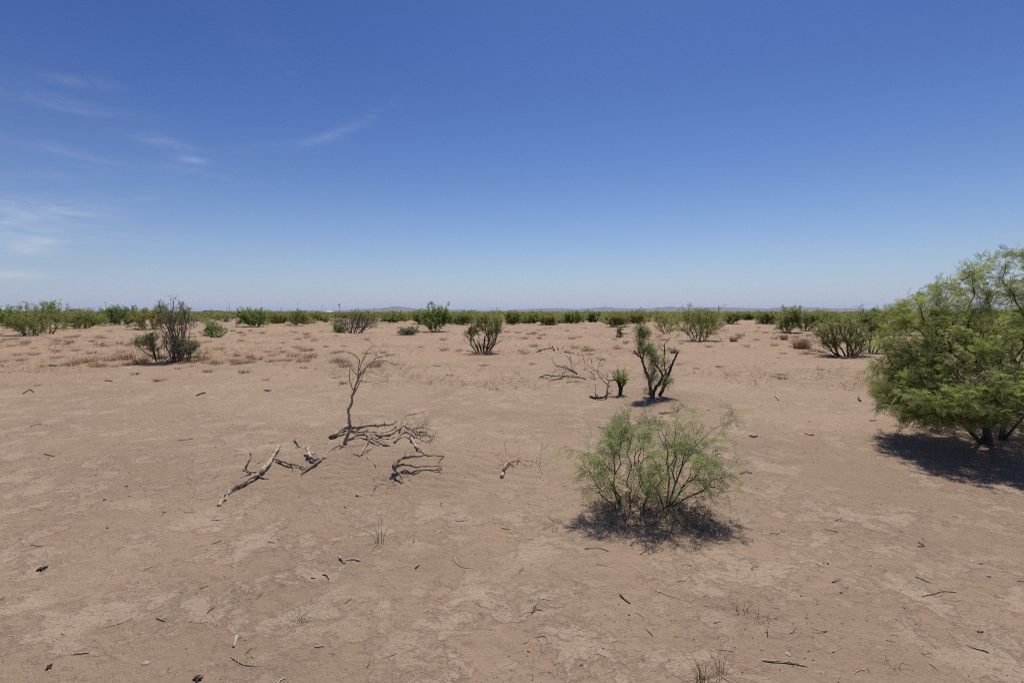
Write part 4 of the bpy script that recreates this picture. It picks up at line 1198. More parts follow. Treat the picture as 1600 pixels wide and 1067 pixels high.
# ---- loose twigs and sticks traced one by one
TW = [  # label, material, r0, r1 (px), points
    ('pale straight twig above the crusted patches, lower left', 'dead_pale', .8, .6, [(329, 812.5), (338, 812), (347, 812.5)]),
    ('long pale bent twig with a dark underside, left foreground', 'dead_pale', .8, .4, [(226, 889.5), (240, 884), (256, 878)]),
    ('short pale stick slanting up right, left foreground', 'dead_pale', 1.0, .7, [(137.5, 911.5), (146, 906.5), (154, 900.5)]),
    ('crooked pale twig shaped like a hook, left foreground', 'dead_pale', .6, .8, [(166, 910), (172, 900), (180, 895), (180, 888)]),
    ('longest pale curved twig in the lower left, root end dark', 'dead_pale', .5, .9, [(160, 980.5), (175, 977), (192, 972), (208, 964)]),
    ('thick pale stick near the bottom left corner', 'dead_pale', 1.2, 1.3, [(115, 1022), (127, 1020.6), (139, 1019.3)]),
    ('tiny pale upright chip below the longest curved twig', 'dead_pale', .7, .5, [(202, 992), (205, 986.5)]),
    ('dark forked stick bent like an elbow, bottom left of centre', 'dead', 1.0, .8, [(360, 1025), (370, 1032.5), (384, 1039), (400, 1039.5)]),
    ('splintered pale wood stub pointing up the frame, bottom left of centre', 'dead_pale', 2.0, 2.6, [(366, 1010), (368, 1001), (371, 992.5)]),
    ('tiny black twig left of the splintered pale stub', 'char', .7, .4, [(312, 920), (319, 917), (327, 914)]),
    ('dark thin twig with a pale rib, left edge foreground', 'dead_dark', .7, .5, [(47, 850), (56, 852), (65, 853), (75, 849)]),
    ('thick broken log piece with a pale jutting limb, front centre left', 'dead', 2.4, 2.0, [(530, 871), (534, 875), (539, 880)]),
    ('pale limb lying against the thick broken log piece', 'dead_pale', 1.0, 1.4, [(540, 875.5), (552, 874), (564, 876.5)]),
    ('small black bow-shaped twig below the broken log piece', 'char', .9, .8, [(504, 897.5), (510, 899), (514, 904.5)]),
    ('black pointed twig left of the bow-shaped twig', 'char', .9, .4, [(486, 903), (493, 902.5)]),
    ('tiny black twig leftmost below the broken log piece', 'char', .7, .4, [(470, 900), (475, 900.5)]),
    ('short pale cut stick with a black shadow, bottom centre left', 'dead_pale', 1.4, 1.4, [(492, 1010.5), (499, 1009.7), (505.5, 1009)]),
    ('thick pale wood piece cut by the bottom edge', 'dead_pale', 1.6, 1.8, [(432, 1068), (438, 1063), (444, 1059)]),
    ('long thin twig bent in an L, front centre', 'dead_pale', .9, .4, [(709, 866), (712, 877.5), (721, 885), (741, 888)]),
    ('grey bowed twig on the lower slope of the mound', 'dead', .7, .4, [(710, 812), (720, 814), (734, 810)]),
    ('bleached short twig on pale crust right of the bowed twig', 'dead_pale', 1.0, .8, [(784, 824.5), (790, 825.5), (797, 826)]),
    ('dark upright splinter chunk, front centre', 'char', 1.6, .8, [(650, 887.5), (655, 882.5)]),
    ('dark short twig on sand left of the dry sprouting grass', 'dead_dark', .8, .6, [(419, 846), (425, 847), (430, 847.3)]),
    ('small pale-ended chunk, bottom centre', 'dead', 1.2, .9, [(640, 1005), (643, 1007)]),
    ('thin dark twig slanting down right, centre foreground', 'dead_dark', .5, .4, [(742, 941), (747, 944), (752, 948)]),
    ('small bent twig in pieces below the slanting dark twig', 'dead_dark', .7, .5, [(750, 957), (754, 961), (757, 966)]),
    ('wavy dark twig on pale crust left below the front bush', 'dead_dark', .8, .7, [(913, 857), (925, 856), (938, 856.5), (951, 861)]),
    ('branching pale twig directly below the front bush shadow', 'dead', .9, .5, [(1000, 865.5), (1008, 860), (1013, 857), (1014, 850), (1022, 844)]),
    ('pale straight twig beside the branching twig below the front bush', 'dead_pale', .7, .5, [(1016, 865.5), (1023, 861), (1031, 856)]),
    ('thin criss-cross dark twig, second row below the front bush', 'dead_dark', .5, .4, [(931, 881), (940, 882), (948, 884)]),
    ('thick black curved stick in the middle of the foreground', 'char', 1.5, .9, [(969, 929), (972, 933), (977, 937.5), (985, 942.5)]),
    ('forked dark-ended twig left of the black curved stick', 'dead', .6, .8, [(812, 962.5), (820, 957), (828, 955), (835, 955)]),
    ('long straight pale twig right of the black curved stick', 'dead_pale', .7, .4, [(1026, 923), (1036, 926), (1045, 930), (1058, 934), (1070, 938)]),
    ('arched reddish twig below the black curved stick', 'dead', .6, .4, [(992, 956), (1000, 960), (1006, 965), (1009, 972)]),
    ('curved bleached twig below right of the front bush shadow', 'dead_pale', .8, .6, [(1059, 907), (1066, 907), (1072, 904.5), (1079, 897)]),
    ('small white-ended chip of wood, right of centre foreground', 'dead_pale', 1.2, 1.2, [(1116, 972.5), (1123, 970)]),
    ('dark short stick pair near the bottom, centre', 'dead_dark', .7, .5, [(817, 1005), (821, 1003.5), (826, 1001)]),
    ('grey twig bent flat, left of the forked dark-ended twig', 'dead', .6, .4, [(847, 935), (853, 936), (860, 937.5)]),
    ('straight grey twig above the dry bunch at the bottom edge', 'dead_dark', .5, .4, [(1119, 1014), (1133, 1015.5), (1147, 1017.5)]),
    ('longest dark branch of the bottom edge, knobbed, right of centre', 'dead', 1.8, 1.1, [(1190, 1031), (1202, 1033), (1216, 1034), (1232, 1035.5), (1247, 1038), (1261, 1040.5)]),
    ('pale curved twig right of the knobbed dark branch', 'dead_pale', .7, .8, [(1335, 1051), (1343, 1046.5), (1351, 1045.7)]),
    ('dark straight stick, bottom right', 'dead_dark', 1.0, .7, [(1452, 1036), (1459, 1041), (1465, 1046.5)]),
    ('long bent pale stick in the right foreground', 'dead', .9, .9, [(1440, 931.5), (1457, 927.5), (1470, 923.8), (1483, 924), (1494, 924.3)]),
    ('dark tapering stick just above the long bent pale stick', 'dead_dark', 1.3, .7, [(1430, 900.5), (1441, 905), (1456, 911)]),
    ('black V-shaped twig, upper right foreground', 'char', .9, .8, [(1434, 846.5), (1444, 852.5), (1434, 853.5)]),
    ('short dark twig above the V-shaped twig', 'dead_dark', .8, .5, [(1438.5, 839), (1443, 842), (1446.5, 845)]),
    ('wavy grey twig, lower right', 'dead', .7, .6, [(1477, 979), (1484, 989), (1490, 995)]),
    ('Y-shaped bleached twig right of the front bush', 'dead_pale', .9, .7, [(1202, 831.5), (1215, 833), (1218.5, 828), (1226, 829)]),
    ('small dark bent twig below the Y-shaped twig', 'dead_dark', .7, .5, [(1276, 880.5), (1281, 884), (1286, 885)]),
    ('brown wedge of bark, far right foreground', 'dead_dark', 1.4, 1.0, [(1527, 986.5), (1532, 987), (1536, 985.5)]),
    ('dark thin twig on streaked sand, lower right of centre', 'dead_dark', .7, .4, [(1385, 999), (1392, 1001), (1399, 1003)]),
    ('white stick near the bottom right corner', 'dead_pale', 1.0, .8, [(1582, 1044), (1591, 1050)]),
    ('dark twig at the far right under the big tree shadow', 'dead_dark', .6, .4, [(1487, 805), (1492, 806.5), (1497, 808.5)]),
    ('thin pale upright stalk, right of the knobbed dark branch', 'dead_pale', .5, .3, [(1277, 958), (1280, 952), (1283, 945)]),
    ('pale dark-backed block of wood on open sand, right middle', 'dead', 1.3, 1.3, [(1212, 619), (1214, 622), (1216, 625)]),
    ('dark curved chip on the sand right of the front bush top', 'char', 1.2, 1.2, [(1171.5, 680.5), (1177, 682.5), (1183, 681.5)]),
    ('dark stubby stick with a pale left end, right middle sand', 'dead_dark', 1.2, 1.2, [(1257, 677), (1264, 679), (1271, 679.5)]),
    ('low dark bent twig touching the right side of the front bush', 'dead_dark', 1.1, .8, [(1156, 740), (1165, 737.5), (1175, 739)]),
    ('flat dark stick left of the big tree shadow', 'dead_dark', 1.1, .9, [(1358.5, 657), (1363, 657), (1369, 656.5)]),
    ('upright dark peg with a flat foot, left of the big tree', 'char', 1.0, 1.3, [(1342, 619.5), (1341, 624), (1345, 627)]),
    ('small dark twig cross on sand, far left middle', 'char', .8, .6, [(36, 615), (42, 611), (48, 609), (53, 613)]),
    ('thin dark twig above the twig cross, far left middle', 'char', .6, .5, [(53, 602.5), (60, 602), (67, 602)]),
    ('dark flat sprig on sand below the pale leaning shrub', 'char', 1.0, .6, [(164, 595), (170, 594.5), (176, 596)]),
    ('straight dark stick on left sand with a raised end', 'dead_dark', .8, .5, [(47.5, 666), (56, 663.5), (66, 661)]),
    ('dark straight twig lying down right, left sand', 'dead_dark', .8, .6, [(69, 709), (77, 711), (86, 712.5)]),
    ('pale-topped dark stick, left sand level with the tan log', 'dead', .9, .7, [(100, 765), (106, 763), (111, 760.5)]),
    ('long thin dark twig left above the tan log', 'dead_dark', .6, .5, [(277, 687.5), (289, 687), (301, 685.5)]),
    ('thin curved pale twig up left of the tan log', 'dead_pale', .6, .5, [(338, 717.5), (344, 713), (351, 710.5)]),
    ('short dark stick just left of the tan log', 'dead_dark', .8, .6, [(335, 746), (341, 743.5)]),
    ('pale slanting splinter left of the tan log end', 'dead_pale', .6, .5, [(305, 774.5), (311, 770)]),
    ('pale thin twig lying beyond the mound, left of the dead sapling', 'dead_pale', .5, .4, [(464, 670), (469, 666), (473, 663.5)]),
    ('pale flat chip below the gnarled root slope', 'dead_pale', 1.6, 1.0, [(556, 773.5), (560, 774.5), (564, 775)]),
    ('dark forked scrap of wood, left of the sapling on open sand', 'char', 1.2, .9, [(308, 618), (314, 615.5), (321, 614)]),
    ('black flat scrap on open sand behind the dead sapling', 'char', 1.2, .8, [(413, 609.5), (418, 610.5), (424, 610)]),
    ('black lump of wood on far left sand below the olive shrubs', 'char', 1.8, 1.4, [(78, 571.5), (83, 572), (88, 571.5)]),
]
rng = np.random.default_rng(8)
for (lab, mt, r0, r1, pts) in TW:
    W3 = []
    for (x, y) in pts:
        g = gp(x, y + .6)
        W3.append(g)
    s = W3[0][1] / FPX
    o = W3[0].copy()
    b = MB()
    L = smooth_line(np.array(W3) - o, 4)
    rad = np.linspace(r0, r1, len(L)) * s * .9
    L = L + rng.normal(size=L.shape) * (rad * .25)[:, None]
    L[:, 2] += rad * .7 + np.sin(np.linspace(0, pi, len(L))) * rad * rng.uniform(0, 1.5)
    b.tube(L, rad * (1 + .12 * rng.normal(size=len(L))), 6, rng.random())
    if rng.random() < .6:
        twiglets(b, L, rng, rng.integers(1, 3), .012, .04, max(.0009, rad[-1] * .45), .2, False)
    ob = b.build('twig', M[mt], None, smooth=True)
    ob.location = o
    tag(ob, lab, 'twig')

# rooty dark scraps with several arms
for k, (lab, x, y, n, L) in enumerate([('spiky black root scrap, bottom left corner area', 77, 1042, 5, 8), ('black star-shaped root scrap cut by the bottom edge', 309, 1062, 6, 10), ('splintery dark bark scrap, left foreground', 66, 890, 6, 10)]):
    g = gp(x, y); s = g[1] / FPX
    b = MB()
    for i in range(n):
        a = rng.uniform(0, 2 * pi)
        d = np.array([cos(a), sin(a), rng.uniform(.1, .5)]) * L * s * rng.uniform(.5, 1)
        b.tube([np.array([0, 0, .004]), d * .5 + rng.normal(size=3) * .004 + np.array([0, 0, .004]), d + np.array([0, 0, -.3 * abs(d[2])])], [.006, .0045, .002], 5, rng.random())
    ob = b.build('root_scrap', M['char'], None, smooth=True); ob.location = g
    tag(ob, lab, 'root')


# ---- stones
def stone(label, x, y, wpx, mat, seed, flat=.55):
    rg = np.random.default_rng(seed)
    g = gp(x, y); r = wpx / 2 * g[1] / FPX
    nu, nv = 12, 7
    V = [[0, 0, 1]]
    for j in range(1, nv):
        for i in range(nu):
            th, ph = 2 * pi * i / nu, pi * j / nv
            V.append([sin(ph) * cos(th), sin(ph) * sin(th), cos(ph)])
    V.append([0, 0, -1])
    V = np.array(V)
    k = 1 + .22 * vn(V[:, 0] * 1.7 + seed, V[:, 1] * 1.7 + V[:, 2] * 2.1, seed) + .1 * vn(V[:, 0] * 4, V[:, 2] * 4 + V[:, 1] * 3, seed + 1)
    V = V * k[:, None] * np.array([r, r * rg.uniform(.6, .9), r * flat])
    Q = [[0, 1 + i, 1 + (i + 1) % nu, 1 + (i + 1) % nu] for i in range(nu)]
    for j in range(nv - 2):
        for i in range(nu):
            a = 1 + j * nu; Q.append([a + i, a + nu + i, a + nu + (i + 1) % nu, a + (i + 1) % nu])
    a = 1 + (nv - 2) * nu
    Q += [[len(V) - 1, a + (i + 1) % nu, a + i, a + i] for i in range(nu)]
    b = MB(); b.add(V, Q)
    ob = b.build('stone', M[mat], None, smooth=False)
    ob.location = g + np.array([0, 0, r * flat * .35]); ob.rotation_euler.z = rg.uniform(0, 6)
    return tag(ob, label, 'stone')


for i, s_ in enumerate([
    ('flat whitish stone alone on open sand right of the black-stumped mesquite', 807, 540, 9, 'stone_white', .35),
    ('grey flat stone, upper of the pair at the right edge foreground', 1532.5, 880, 7, 'stone', .5),
    ('rounded grey stone, lower of the pair at the right edge foreground', 1544.5, 900.5, 6.5, 'stone', .7),
    ('tiny pale stone beside the upper grey stone on the right', 1519, 877, 4.5, 'stone_white', .5),
    ('dark pebble next to the bent twig, right foreground', 1294, 881, 4, 'stone_dark', .9),
    ('dark pebble on its own below the bent twig, right foreground', 1314, 926, 5, 'stone_dark', .6),
    ('dark clod on sand left of the tan log end', 198, 760, 4.5, 'stone_dark', .7),
    ('dark clod on sand below left of the tan log end', 163.5, 781, 5, 'stone_dark', .7),
    ('pale flat stone chip beside the knobbed dark branch', 1231, 1022, 11, 'stone', .3),
    ('pale flat clod left of the splintered stub, bottom left', 227, 1036, 12, 'stone', .25),
    ('dark clod by the black lump on the left, above the tan log', 168, 825, 4, 'stone_dark', .7),
    ('small dark clod, lower mound slope', 539, 793, 3.5, 'stone_dark', .8),
    ('pale clod on sand in the lower right', 1408, 830, 5, 'stone', .6),
    ('small black clod on the bare sand right of the black curved stick', 983, 961, 4, 'stone_dark', .8)]):
    stone(s_[0], s_[1], s_[2], s_[3], s_[4], 60 + i, s_[5])


# ---- dry grasses
def grass_mesh(name, rg, n, h, spread, mat, w=.0025, lean=.7):
    b = MB()
    for k in range(n):
        a = rg.uniform(0, 2 * pi); r = rg.random() ** .7 * spread * .35
        o = np.array([cos(a) * r, sin(a) * r, -.01])
        a2 = a + rg.normal() * .7
        L = h * rg.uniform(.45, 1.05); le = abs(rg.normal()) * lean
        pts = []
        for t in np.linspace(0, 1, 5):
            pts.append(o + np.array([cos(a2) * le * L * t * t, sin(a2) * le * L * t * t, L * t * (1 - .25 * le * t)]) + rg.normal(size=3) * .01 * L * t)
        b.tube(pts, np.linspace(w, w * .3, 5), 3, rg.random(), cap=False)
    return b.data(name, M[mat])


def place_mesh(name, me, loc, rz=0, sc=1.0):
    o = bpy.data.objects.new(name, me); COL.objects.link(o)
    o.location = loc; o.rotation_euler.z = rz; o.scale = (sc, sc, sc)
    return o


rg = np.random.default_rng(99)
for (lab, x, y, n, h, sp, mt, w, le) in [
    ('wispy dry grass sprout with long thin blades, front centre left', 594, 848, 16, .20, .09, 'dead_dark', .0013, .7),
    ('small grey dry rosette of grass, front left of centre', 467, 971, 16, .06, .07, 'bark_twig', .0013, 1.0),
    ('brown stubby grass bunch at the bottom edge right of centre', 1098, 1064, 26, .11, .09, 'rust', .0016, .55),
    ('pale straw fan of grass stems at the bottom edge', 1124, 1054, 16, .17, .08, 'straw', .0016, .9),
    ('thin grey dry tuft on the right foreground crust', 1160, 957, 18, .09, .08, 'bark_twig', .0011, 1.0),
    ('sparse dead grass tuft at right, above the thin grey tuft', 1192, 968, 16, .08, .10, 'bark_twig', .0011, 1.1),
    ('single bent straw stalk standing on the front centre sand', 647, 848, 3, .12, .02, 'straw', .0013, .4),
    ('low dry brown scrub scrap near the bottom right', 1396, 1040, 14, .05, .08, 'rust', .0013, 1.0)]:
    ob = place_mesh('dry_grass_tuft', grass_mesh('dry_grass_tuft', rg, n, h, sp, mt, w, le), gp(x, y))
    tag(ob, lab, 'grass tuft')
# round tan tumble shrubs on the right
for (lab, x, y, h, sp, n) in [('square-topped tan dry grass clump, right of the sandy lane', 1225, 531, .36, .5, 160), ('round dead tan bush beside the wide black-stemmed mesquite', 1253, 545, .55, .9, 260),
                          ('low tan grass clump on the lane, left of the square-topped one', 1146, 534, .34, .5, 130), ('rust brown dry weed behind the right limb of the half-dead mesquite', 1053, 552, .25, .4, 110)]:
    ob = place_mesh('dry_grass_clump', grass_mesh('dry_grass_clump', rg, n, h, sp, 'rust', .006, .7), gp(x, y))
    tag(ob, lab, 'grass clump')
tan_meshes = [grass_mesh('tan_grass_tuft', rg, 60, .17, .40, 'tan_grass', .0042, 1.0) for _ in range(5)]
rust_meshes = [grass_mesh('brown_weed_tuft', rg, 40, .09, .22, 'rust', .0040, 1.1) for _ in range(4)]
GR = random.Random(4)
nt_ = 0
for k in range(900):
    if nt_ >= 296: break
    y = 512 + (GR.random() ** 1.15) * 62
    x = GR.uniform(-20, 1370)
    if y > 556 and (x > 640): continue
    g = gp(x, y)
    if vn(g[:1] / 3.2, g[1:2] / 3.2, 61)[0] + .7 * GR.random() < .12: continue
    nt_ += 1
    ob = place_mesh('dry_grass_tuft', tan_meshes[k % 5], g - np.array([0, 0, .01]), GR.uniform(0, 6.28), GR.uniform(.6, 1.5))
    tag(ob, 'small tan dry grass tuft scattered among others on the sand before the shrubs', 'grass tuft', 'tan grass tufts on the middle sand')
for k in range(52):
    y = 535 + (GR.random() ** 1.1) * 62
    x = GR.uniform(0, 1350)
    g = gp(x, y)
    ob = place_mesh('dry_weed_tuft', rust_meshes[k % 4], g - np.array([0, 0, .008]), GR.uniform(0, 6.28), GR.uniform(.5, 1.3))
    tag(ob, 'little rust-brown dry weed among others on the middle sand', 'weed tuft', 'rust-brown weeds on the middle sand')
for (lab, x, y, s) in [('rust-brown weed tuft beside the dark forked scrap, left middle sand', 381, 583, 1.5), ('flat rust-brown weed below the small light green shrub', 324, 581.5, 1.3), ('rust-brown weed tuft behind the crown of the dead sapling', 536, 600, 1.0)]:
    ob = place_mesh('dry_weed_tuft', rust_meshes[1], gp(x, y), 1.0, s); tag(ob, lab, 'weed tuft')

# thin low stubble between the tufts: uncountable
b = MB()
rs = np.random.default_rng(14)
N = 26000
yy_ = 507 + rs.random(N) ** 2.0 * 105
xx_ = rs.uniform(-30, 1630, N)
t_ = EYE / np.array([-ray(0, v)[2] for v in yy_])
gx = (xx_ - 800) / FPX * t_; gy = np.array([ray(0, v)[1] for v in yy_]) * t_
keep = (vn(gx / 3.2, gy / 3.2, 61) + .5 * vn(gx / .8, gy / .8, 62) + .35 * rs.normal(size=N)) > .02 + (yy_ - 507) / 150
gx, gy = gx[keep], gy[keep]
gz = hgt(gx, gy)
tmpl = [clump_template(TR, 12, .15, .013) for _ in range(4)]
scatter(b, tmpl, np.stack([gx, gy, gz + .01], -1), np.stack([rs.normal(size=len(gx)), rs.normal(size=len(gx)), .4 + rs.random(len(gx))], -1), rs, rs.uniform(.25, .8, len(gx)) * (1 + gy * .016))
ob = b.build('dry_grass', M['tan_grass'])
tag(ob, 'thin tan dead grass stubble over the middle distance', 'grass', kind='stuff')

# ---- scattered little twigs: individuals, then the crumbs that nobody could count
rt = np.random.default_rng(17)
tw_meshes = {}
for mt in ('dead_dark', 'char', 'dead', 'dead_pale'):
    for v in range(5):
        b = MB()
        L = np.zeros((6, 3)); d = np.array([1.0, 0, 0])
        for i in range(1, 6):
            d = d + rt.normal(size=3) * np.array([.2, .35, .08]); d /= np.linalg.norm(d); L[i] = L[i - 1] + d * .02
        L[:, 2] = np.abs(L[:, 2]) + .003
        b.tube(L, np.linspace(.0034, .0018, 6), 5, rt.random())
        if v % 2: b.tube([L[3], L[3] + np.array([.01, .014, .004]), L[3] + np.array([.02, .026, .002])], [.002, .0016, .0009], 4, .5)
        tw_meshes[mt, v] = b.data('small_twig', M[mt], True)
GT = random.Random(21)
cnt = 0
while cnt < 215:
    y = 575 + (GT.random() ** 1.1) * 470
    x = GT.uniform(0, 1600)
    if 1340 < x and 560 < y < 700: continue
    g = gp(x, y)
    mt = GT.choices(['dead_dark', 'char', 'dead', 'dead_pale'], [4, 4, 2, 2])[0]
    ob = place_mesh('twig', tw_meshes[mt, GT.randrange(5)], g, GT.uniform(0, 6.28), (.18 + .5 * GT.random() ** 1.8) * (1 + g[1] * .06))
    tag(ob, 'tiny dead twig scrap, one of many lying loose on the bare sand', 'twig', 'loose twig scraps on the bare sand')
    cnt += 1
b = MB()
rs = np.random.default_rng(15)
N = 34000
yy_ = 545 + rs.random(N) ** 1.6 * 560
xx_ = rs.uniform(-40, 1640, N)
dz = np.array([-ray(0, v)[2] for v in yy_]); t_ = EYE / dz
gx = (xx_ - 800) / FPX * t_; gy = np.array([ray(0, v)[1] for v in yy_]) * t_
keep = (vn(gx / 1.3, gy / 1.3, 63) + .6 * vn(gx / .4, gy / .4, 64) + .5 * rs.normal(size=N)) > .55 + .9 * (gy < 4.2)
gx, gy = gx[keep], gy[keep]
for (ox, oy, sx_, sy_, m_) in [(fb[0], fb[1], .45, .3, 380), (tb[0], tb[1], 1.1, .8, 1300), (hb[0], hb[1], .5, .35, 420), (sb[0], sb[1], .25, .2, 160), (db[0] + .4, db[1] - .1, .7, .45, 500), (-1.6, 4.6, .7, .4, 260)]:
    gx = np.concatenate([gx, ox + rs.normal(size=m_) * sx_]); gy = np.concatenate([gy, oy + rs.normal(size=m_) * sy_])
gz = hgt(gx, gy)
cube = np.array([[x, y, z] for x in (-1, 1) for y in (-1, 1) for z in (-1, 1)], float)
qb = np.array([[0, 1, 3, 2], [4, 6, 7, 5], [0, 4, 5, 1], [2, 3, 7, 6], [0, 2, 6, 4], [1, 5, 7, 3]])
chips = []
for k in range(6):
    c = cube * np.array([rs.uniform(.006, .014), rs.uniform(.0018, .004), rs.uniform(.0012, .003)])
    c = c + rs.normal(size=c.shape) * .0008
    chips.append((c, qb))
a = rs.uniform(0, 2 * pi, len(gx))
scatter(b, chips, np.stack([gx, gy, gz + .002], -1), np.stack([np.cos(a), np.sin(a), rs.normal(size=len(gx)) * .15], -1), rs, (.07 + .26 * rs.random(len(gx)) ** 2.2) * (1 + gy * .17), .3)
ob = b.build('ground_litter', M['litter'])
tag(ob, 'fine dark plant crumbs and chips strewn over the sand', 'litter', kind='stuff')

# ---- scrub towards the horizon
FV = []
M['far_mid'] = leaf_mat('leaf_far_mid', (.245, .265, .105), (.400, .405, .180), .55)
M['far_yellow'] = leaf_mat('leaf_far_yellow', (.30, .295, .115), (.45, .425, .185), .55)
M['far_vivid'] = leaf_mat('leaf_far_vivid', (.195, .250, .090), (.33, .385, .145), .55)
fr = np.random.default_rng(301)
for k, (lm, n, w_, h_) in enumerate([('far_mid', 150, 1.25, 1.3), ('far_yellow', 140, 1.3, 1.0), ('far_vivid', 170, 1.2, 1.4), ('far_mid', 120, 1.7, 1.0), ('leaf_mid', 130, 1.2, 1.2), ('far_yellow', 120, 1.6, 1.1), ('leaf_grey', 60, 1.1, .8)]):
    b = MB()
    tm = [clump_template(fr, 7, .15, .032) for _ in range(3)]
    ns = 34
    for j in range(ns):
        a = fr.uniform(0, 2 * pi); q = sqrt(fr.random())
        lobe = 1 + .35 * sin(a * 2 + k) + .2 * sin(a * 3 + 2 * k)
        tip = np.array([cos(a) * q * w_ * .72 * lobe, sin(a) * q * w_ * .72 * lobe, h_ * (1.05 - .55 * q * q) * fr.uniform(.62, 1.12)])
        p0 = np.array([cos(a) * q * .16, sin(a) * q * .16, -.05])
        mid = (p0 + tip) / 2 + np.array([cos(a) * q * .12, sin(a) * q * .12, -.06]) + fr.normal(size=3) * .06
        b.tube([p0, mid, tip], [.020, .013, .005], 3, fr.random(), cap=False, mi=1)
        m = max(3, n * 5 // (2 * ns))
        tt = fr.uniform(.28, 1.02, m)[:, None]
        pp = (1 - tt) ** 2 * p0 + 2 * tt * (1 - tt) * mid + tt * tt * tip + fr.normal(size=(m, 3)) * .075
        scatter(b, tm, pp, (tip - p0) / np.linalg.norm(tip - p0) + fr.normal(size=(m, 3)) * .6, fr, (.6, 1.3), mi=0)
    FV.append((b, b.data('distant_shrub', [M[lm], M['bark_far']])))
FR = random.Random(77)
spots = []
for k in range(275):
    Y = 65 + (FR.random() ** 1.5) * 62
    X = FR.uniform(-1.02, 1.02) * Y
    sx = X / Y * FPX + 800
    if 1110 < sx < 1190 and Y < 95: continue
    if 560 < sx < 660 and Y < 75: continue
    spots.append((X, Y))
for k, (X, Y) in enumerate(spots):
    ob = place_mesh('distant_shrub', FV[FR.choices(range(7), [4, 4, 2, 3, 1, 3, 1])[0]][1], (X, Y, h1(X, Y) - .03), FR.uniform(0, 6.28), FR.uniform(.75, 1.55))
    tag(ob, 'small green desert shrub, one of many crowded along the horizon band', 'shrub', 'desert shrubs crowding the horizon band')
b = MB()
low = []
for k in range(5):
    es = [(np.array([0, 0, .6]), (.85, .85, .5), 1.0)]
    es += [(np.array([fr.normal() * .5, fr.normal() * .5, fr.uniform(.6, 1.0)]), (.4, .4, .35), .3) for _ in range(3)]
    p = crown_points(fr, es, 60, .45)
    bb = MB(); scatter(bb, [clump_template(fr, 5, .42, .11) for _ in range(3)], p, p - np.array([0, 0, .2]) + fr.normal(size=p.shape) * .4, fr, (.8, 1.3))
    low.append((np.vstack(bb.v), np.vstack(bb.q)))
N = 5200
Yf = 108 + (fr.random(N) ** 1.9) * 1500
Xf = fr.uniform(-1.1, 1.1, N) * Yf
sc_ = fr.uniform(.7, 1.25, N)
scatter(b, low, np.stack([Xf, Yf, hgt(Xf, Yf) - .05], -1), np.tile([1.0, 0, 0], (N, 1)) + np.stack([fr.normal(size=N), fr.normal(size=N), np.zeros(N)], -1), fr, (.75, 1.25), 0.0)
ob = b.build('far_scrub', leaf_mat('leaf_far_scrub', (.185, .195, .070), (.330, .315, .125), .5, clump=.05))
tag(ob, 'hazy olive scrub merging along the horizon', 'scrub', kind='stuff')

# ---- things on the horizon


def pole(label, x, ytop, Y, arm=True):
    X = (x - 800) / FPX * Y
    top = at(x, ytop, Y)[2]
    z0 = h1(X, Y)
    e = empty('utility_pole', (X, Y, z0)); tag(e, label, 'utility pole', 'utility poles along the horizon')
    b = MB(); b.tube([[0, 0, -.3], [0, 0, (top - z0) / 2], [0, 0, top - z0]], [.26, .22, .16], 8, .5); b.build('shaft', M['pole'], e, smooth=True)
    if arm:
        b = MB(); b.box((0, -.24, top - z0 - .8), (2.4, .14, .18)); b.build('crossarm', M['pole'], e)
        for sx in (-1.0, 0, 1.0):
            b = MB(); b.tube([[sx, -.24, top - z0 - .71], [sx, -.24, top - z0 - .45]], [.08, .05], 6, .5); b.build('insulator', M['steel'], e)


for args in [('tallest utility pole, rising above the low green shrub on the left', 167, 471.5, 520), ('utility pole in line with the small light green shrub', 359, 474.5, 700), ('faint slim utility pole just left of a taller one, left of the dense rounded shrub', 355, 480, 1000, False),
             ('utility pole above the yellow-green low shrub, left one of a close pair', 439, 480, 1000), ('utility pole above the yellow-green low shrub, right one of a close pair', 441.7, 480, 1030), ('utility pole at the left end of the white shed', 503.8, 476.5, 800),
             ('slim utility pole between the white shed and the windmill', 522, 480.5, 1100, False), ('utility pole right of the grey thicket, the nearer looking one', 585.4, 479.6, 800), ('utility pole right of the grey thicket, the fainter right one', 597.5, 481.5, 1100),
             ('faint utility pole under the low mountains just right of centre', 857, 482, 1200, False), ('faint utility pole under the mountains left of the highest peak', 915, 481.5, 1200, False)]:
    pole(*args)

# wind pump
Y = 720.0
X = (531 - 800) / FPX * Y
z0 = h1(X, Y)
e = empty('windmill', (X, Y, z0)); tag(e, 'lattice wind pump standing above the scrub between the white shed and the grey thicket', 'windmill')
TOPZ = at(531, 476.5, Y)[2] - z0
b = MB()
for sx in (-1, 1):
    for sy in (-1, 1):
        b.tube([[sx * 1.1, sy * 1.1, -.2], [sx * .18, sy * .18, TOPZ]], [.09, .07], 5, .5)
for k in range(6):
    t0, t1 = k / 6, (k + 1) / 6
    w0, w1 = 1.1 + (.18 - 1.1) * t0, 1.1 + (.18 - 1.1) * t1
    for sy in (-1, 1):
        b.tube([[-w0, sy * w0, TOPZ * t0], [w1, sy * w1, TOPZ * t1]], .035, 4, .5)
        b.tube([[sy * w0, w0, TOPZ * t0], [sy * w1, -w1, TOPZ * t1]], .035, 4, .5)
b.build('tower', M['steel'], e)
b = MB()
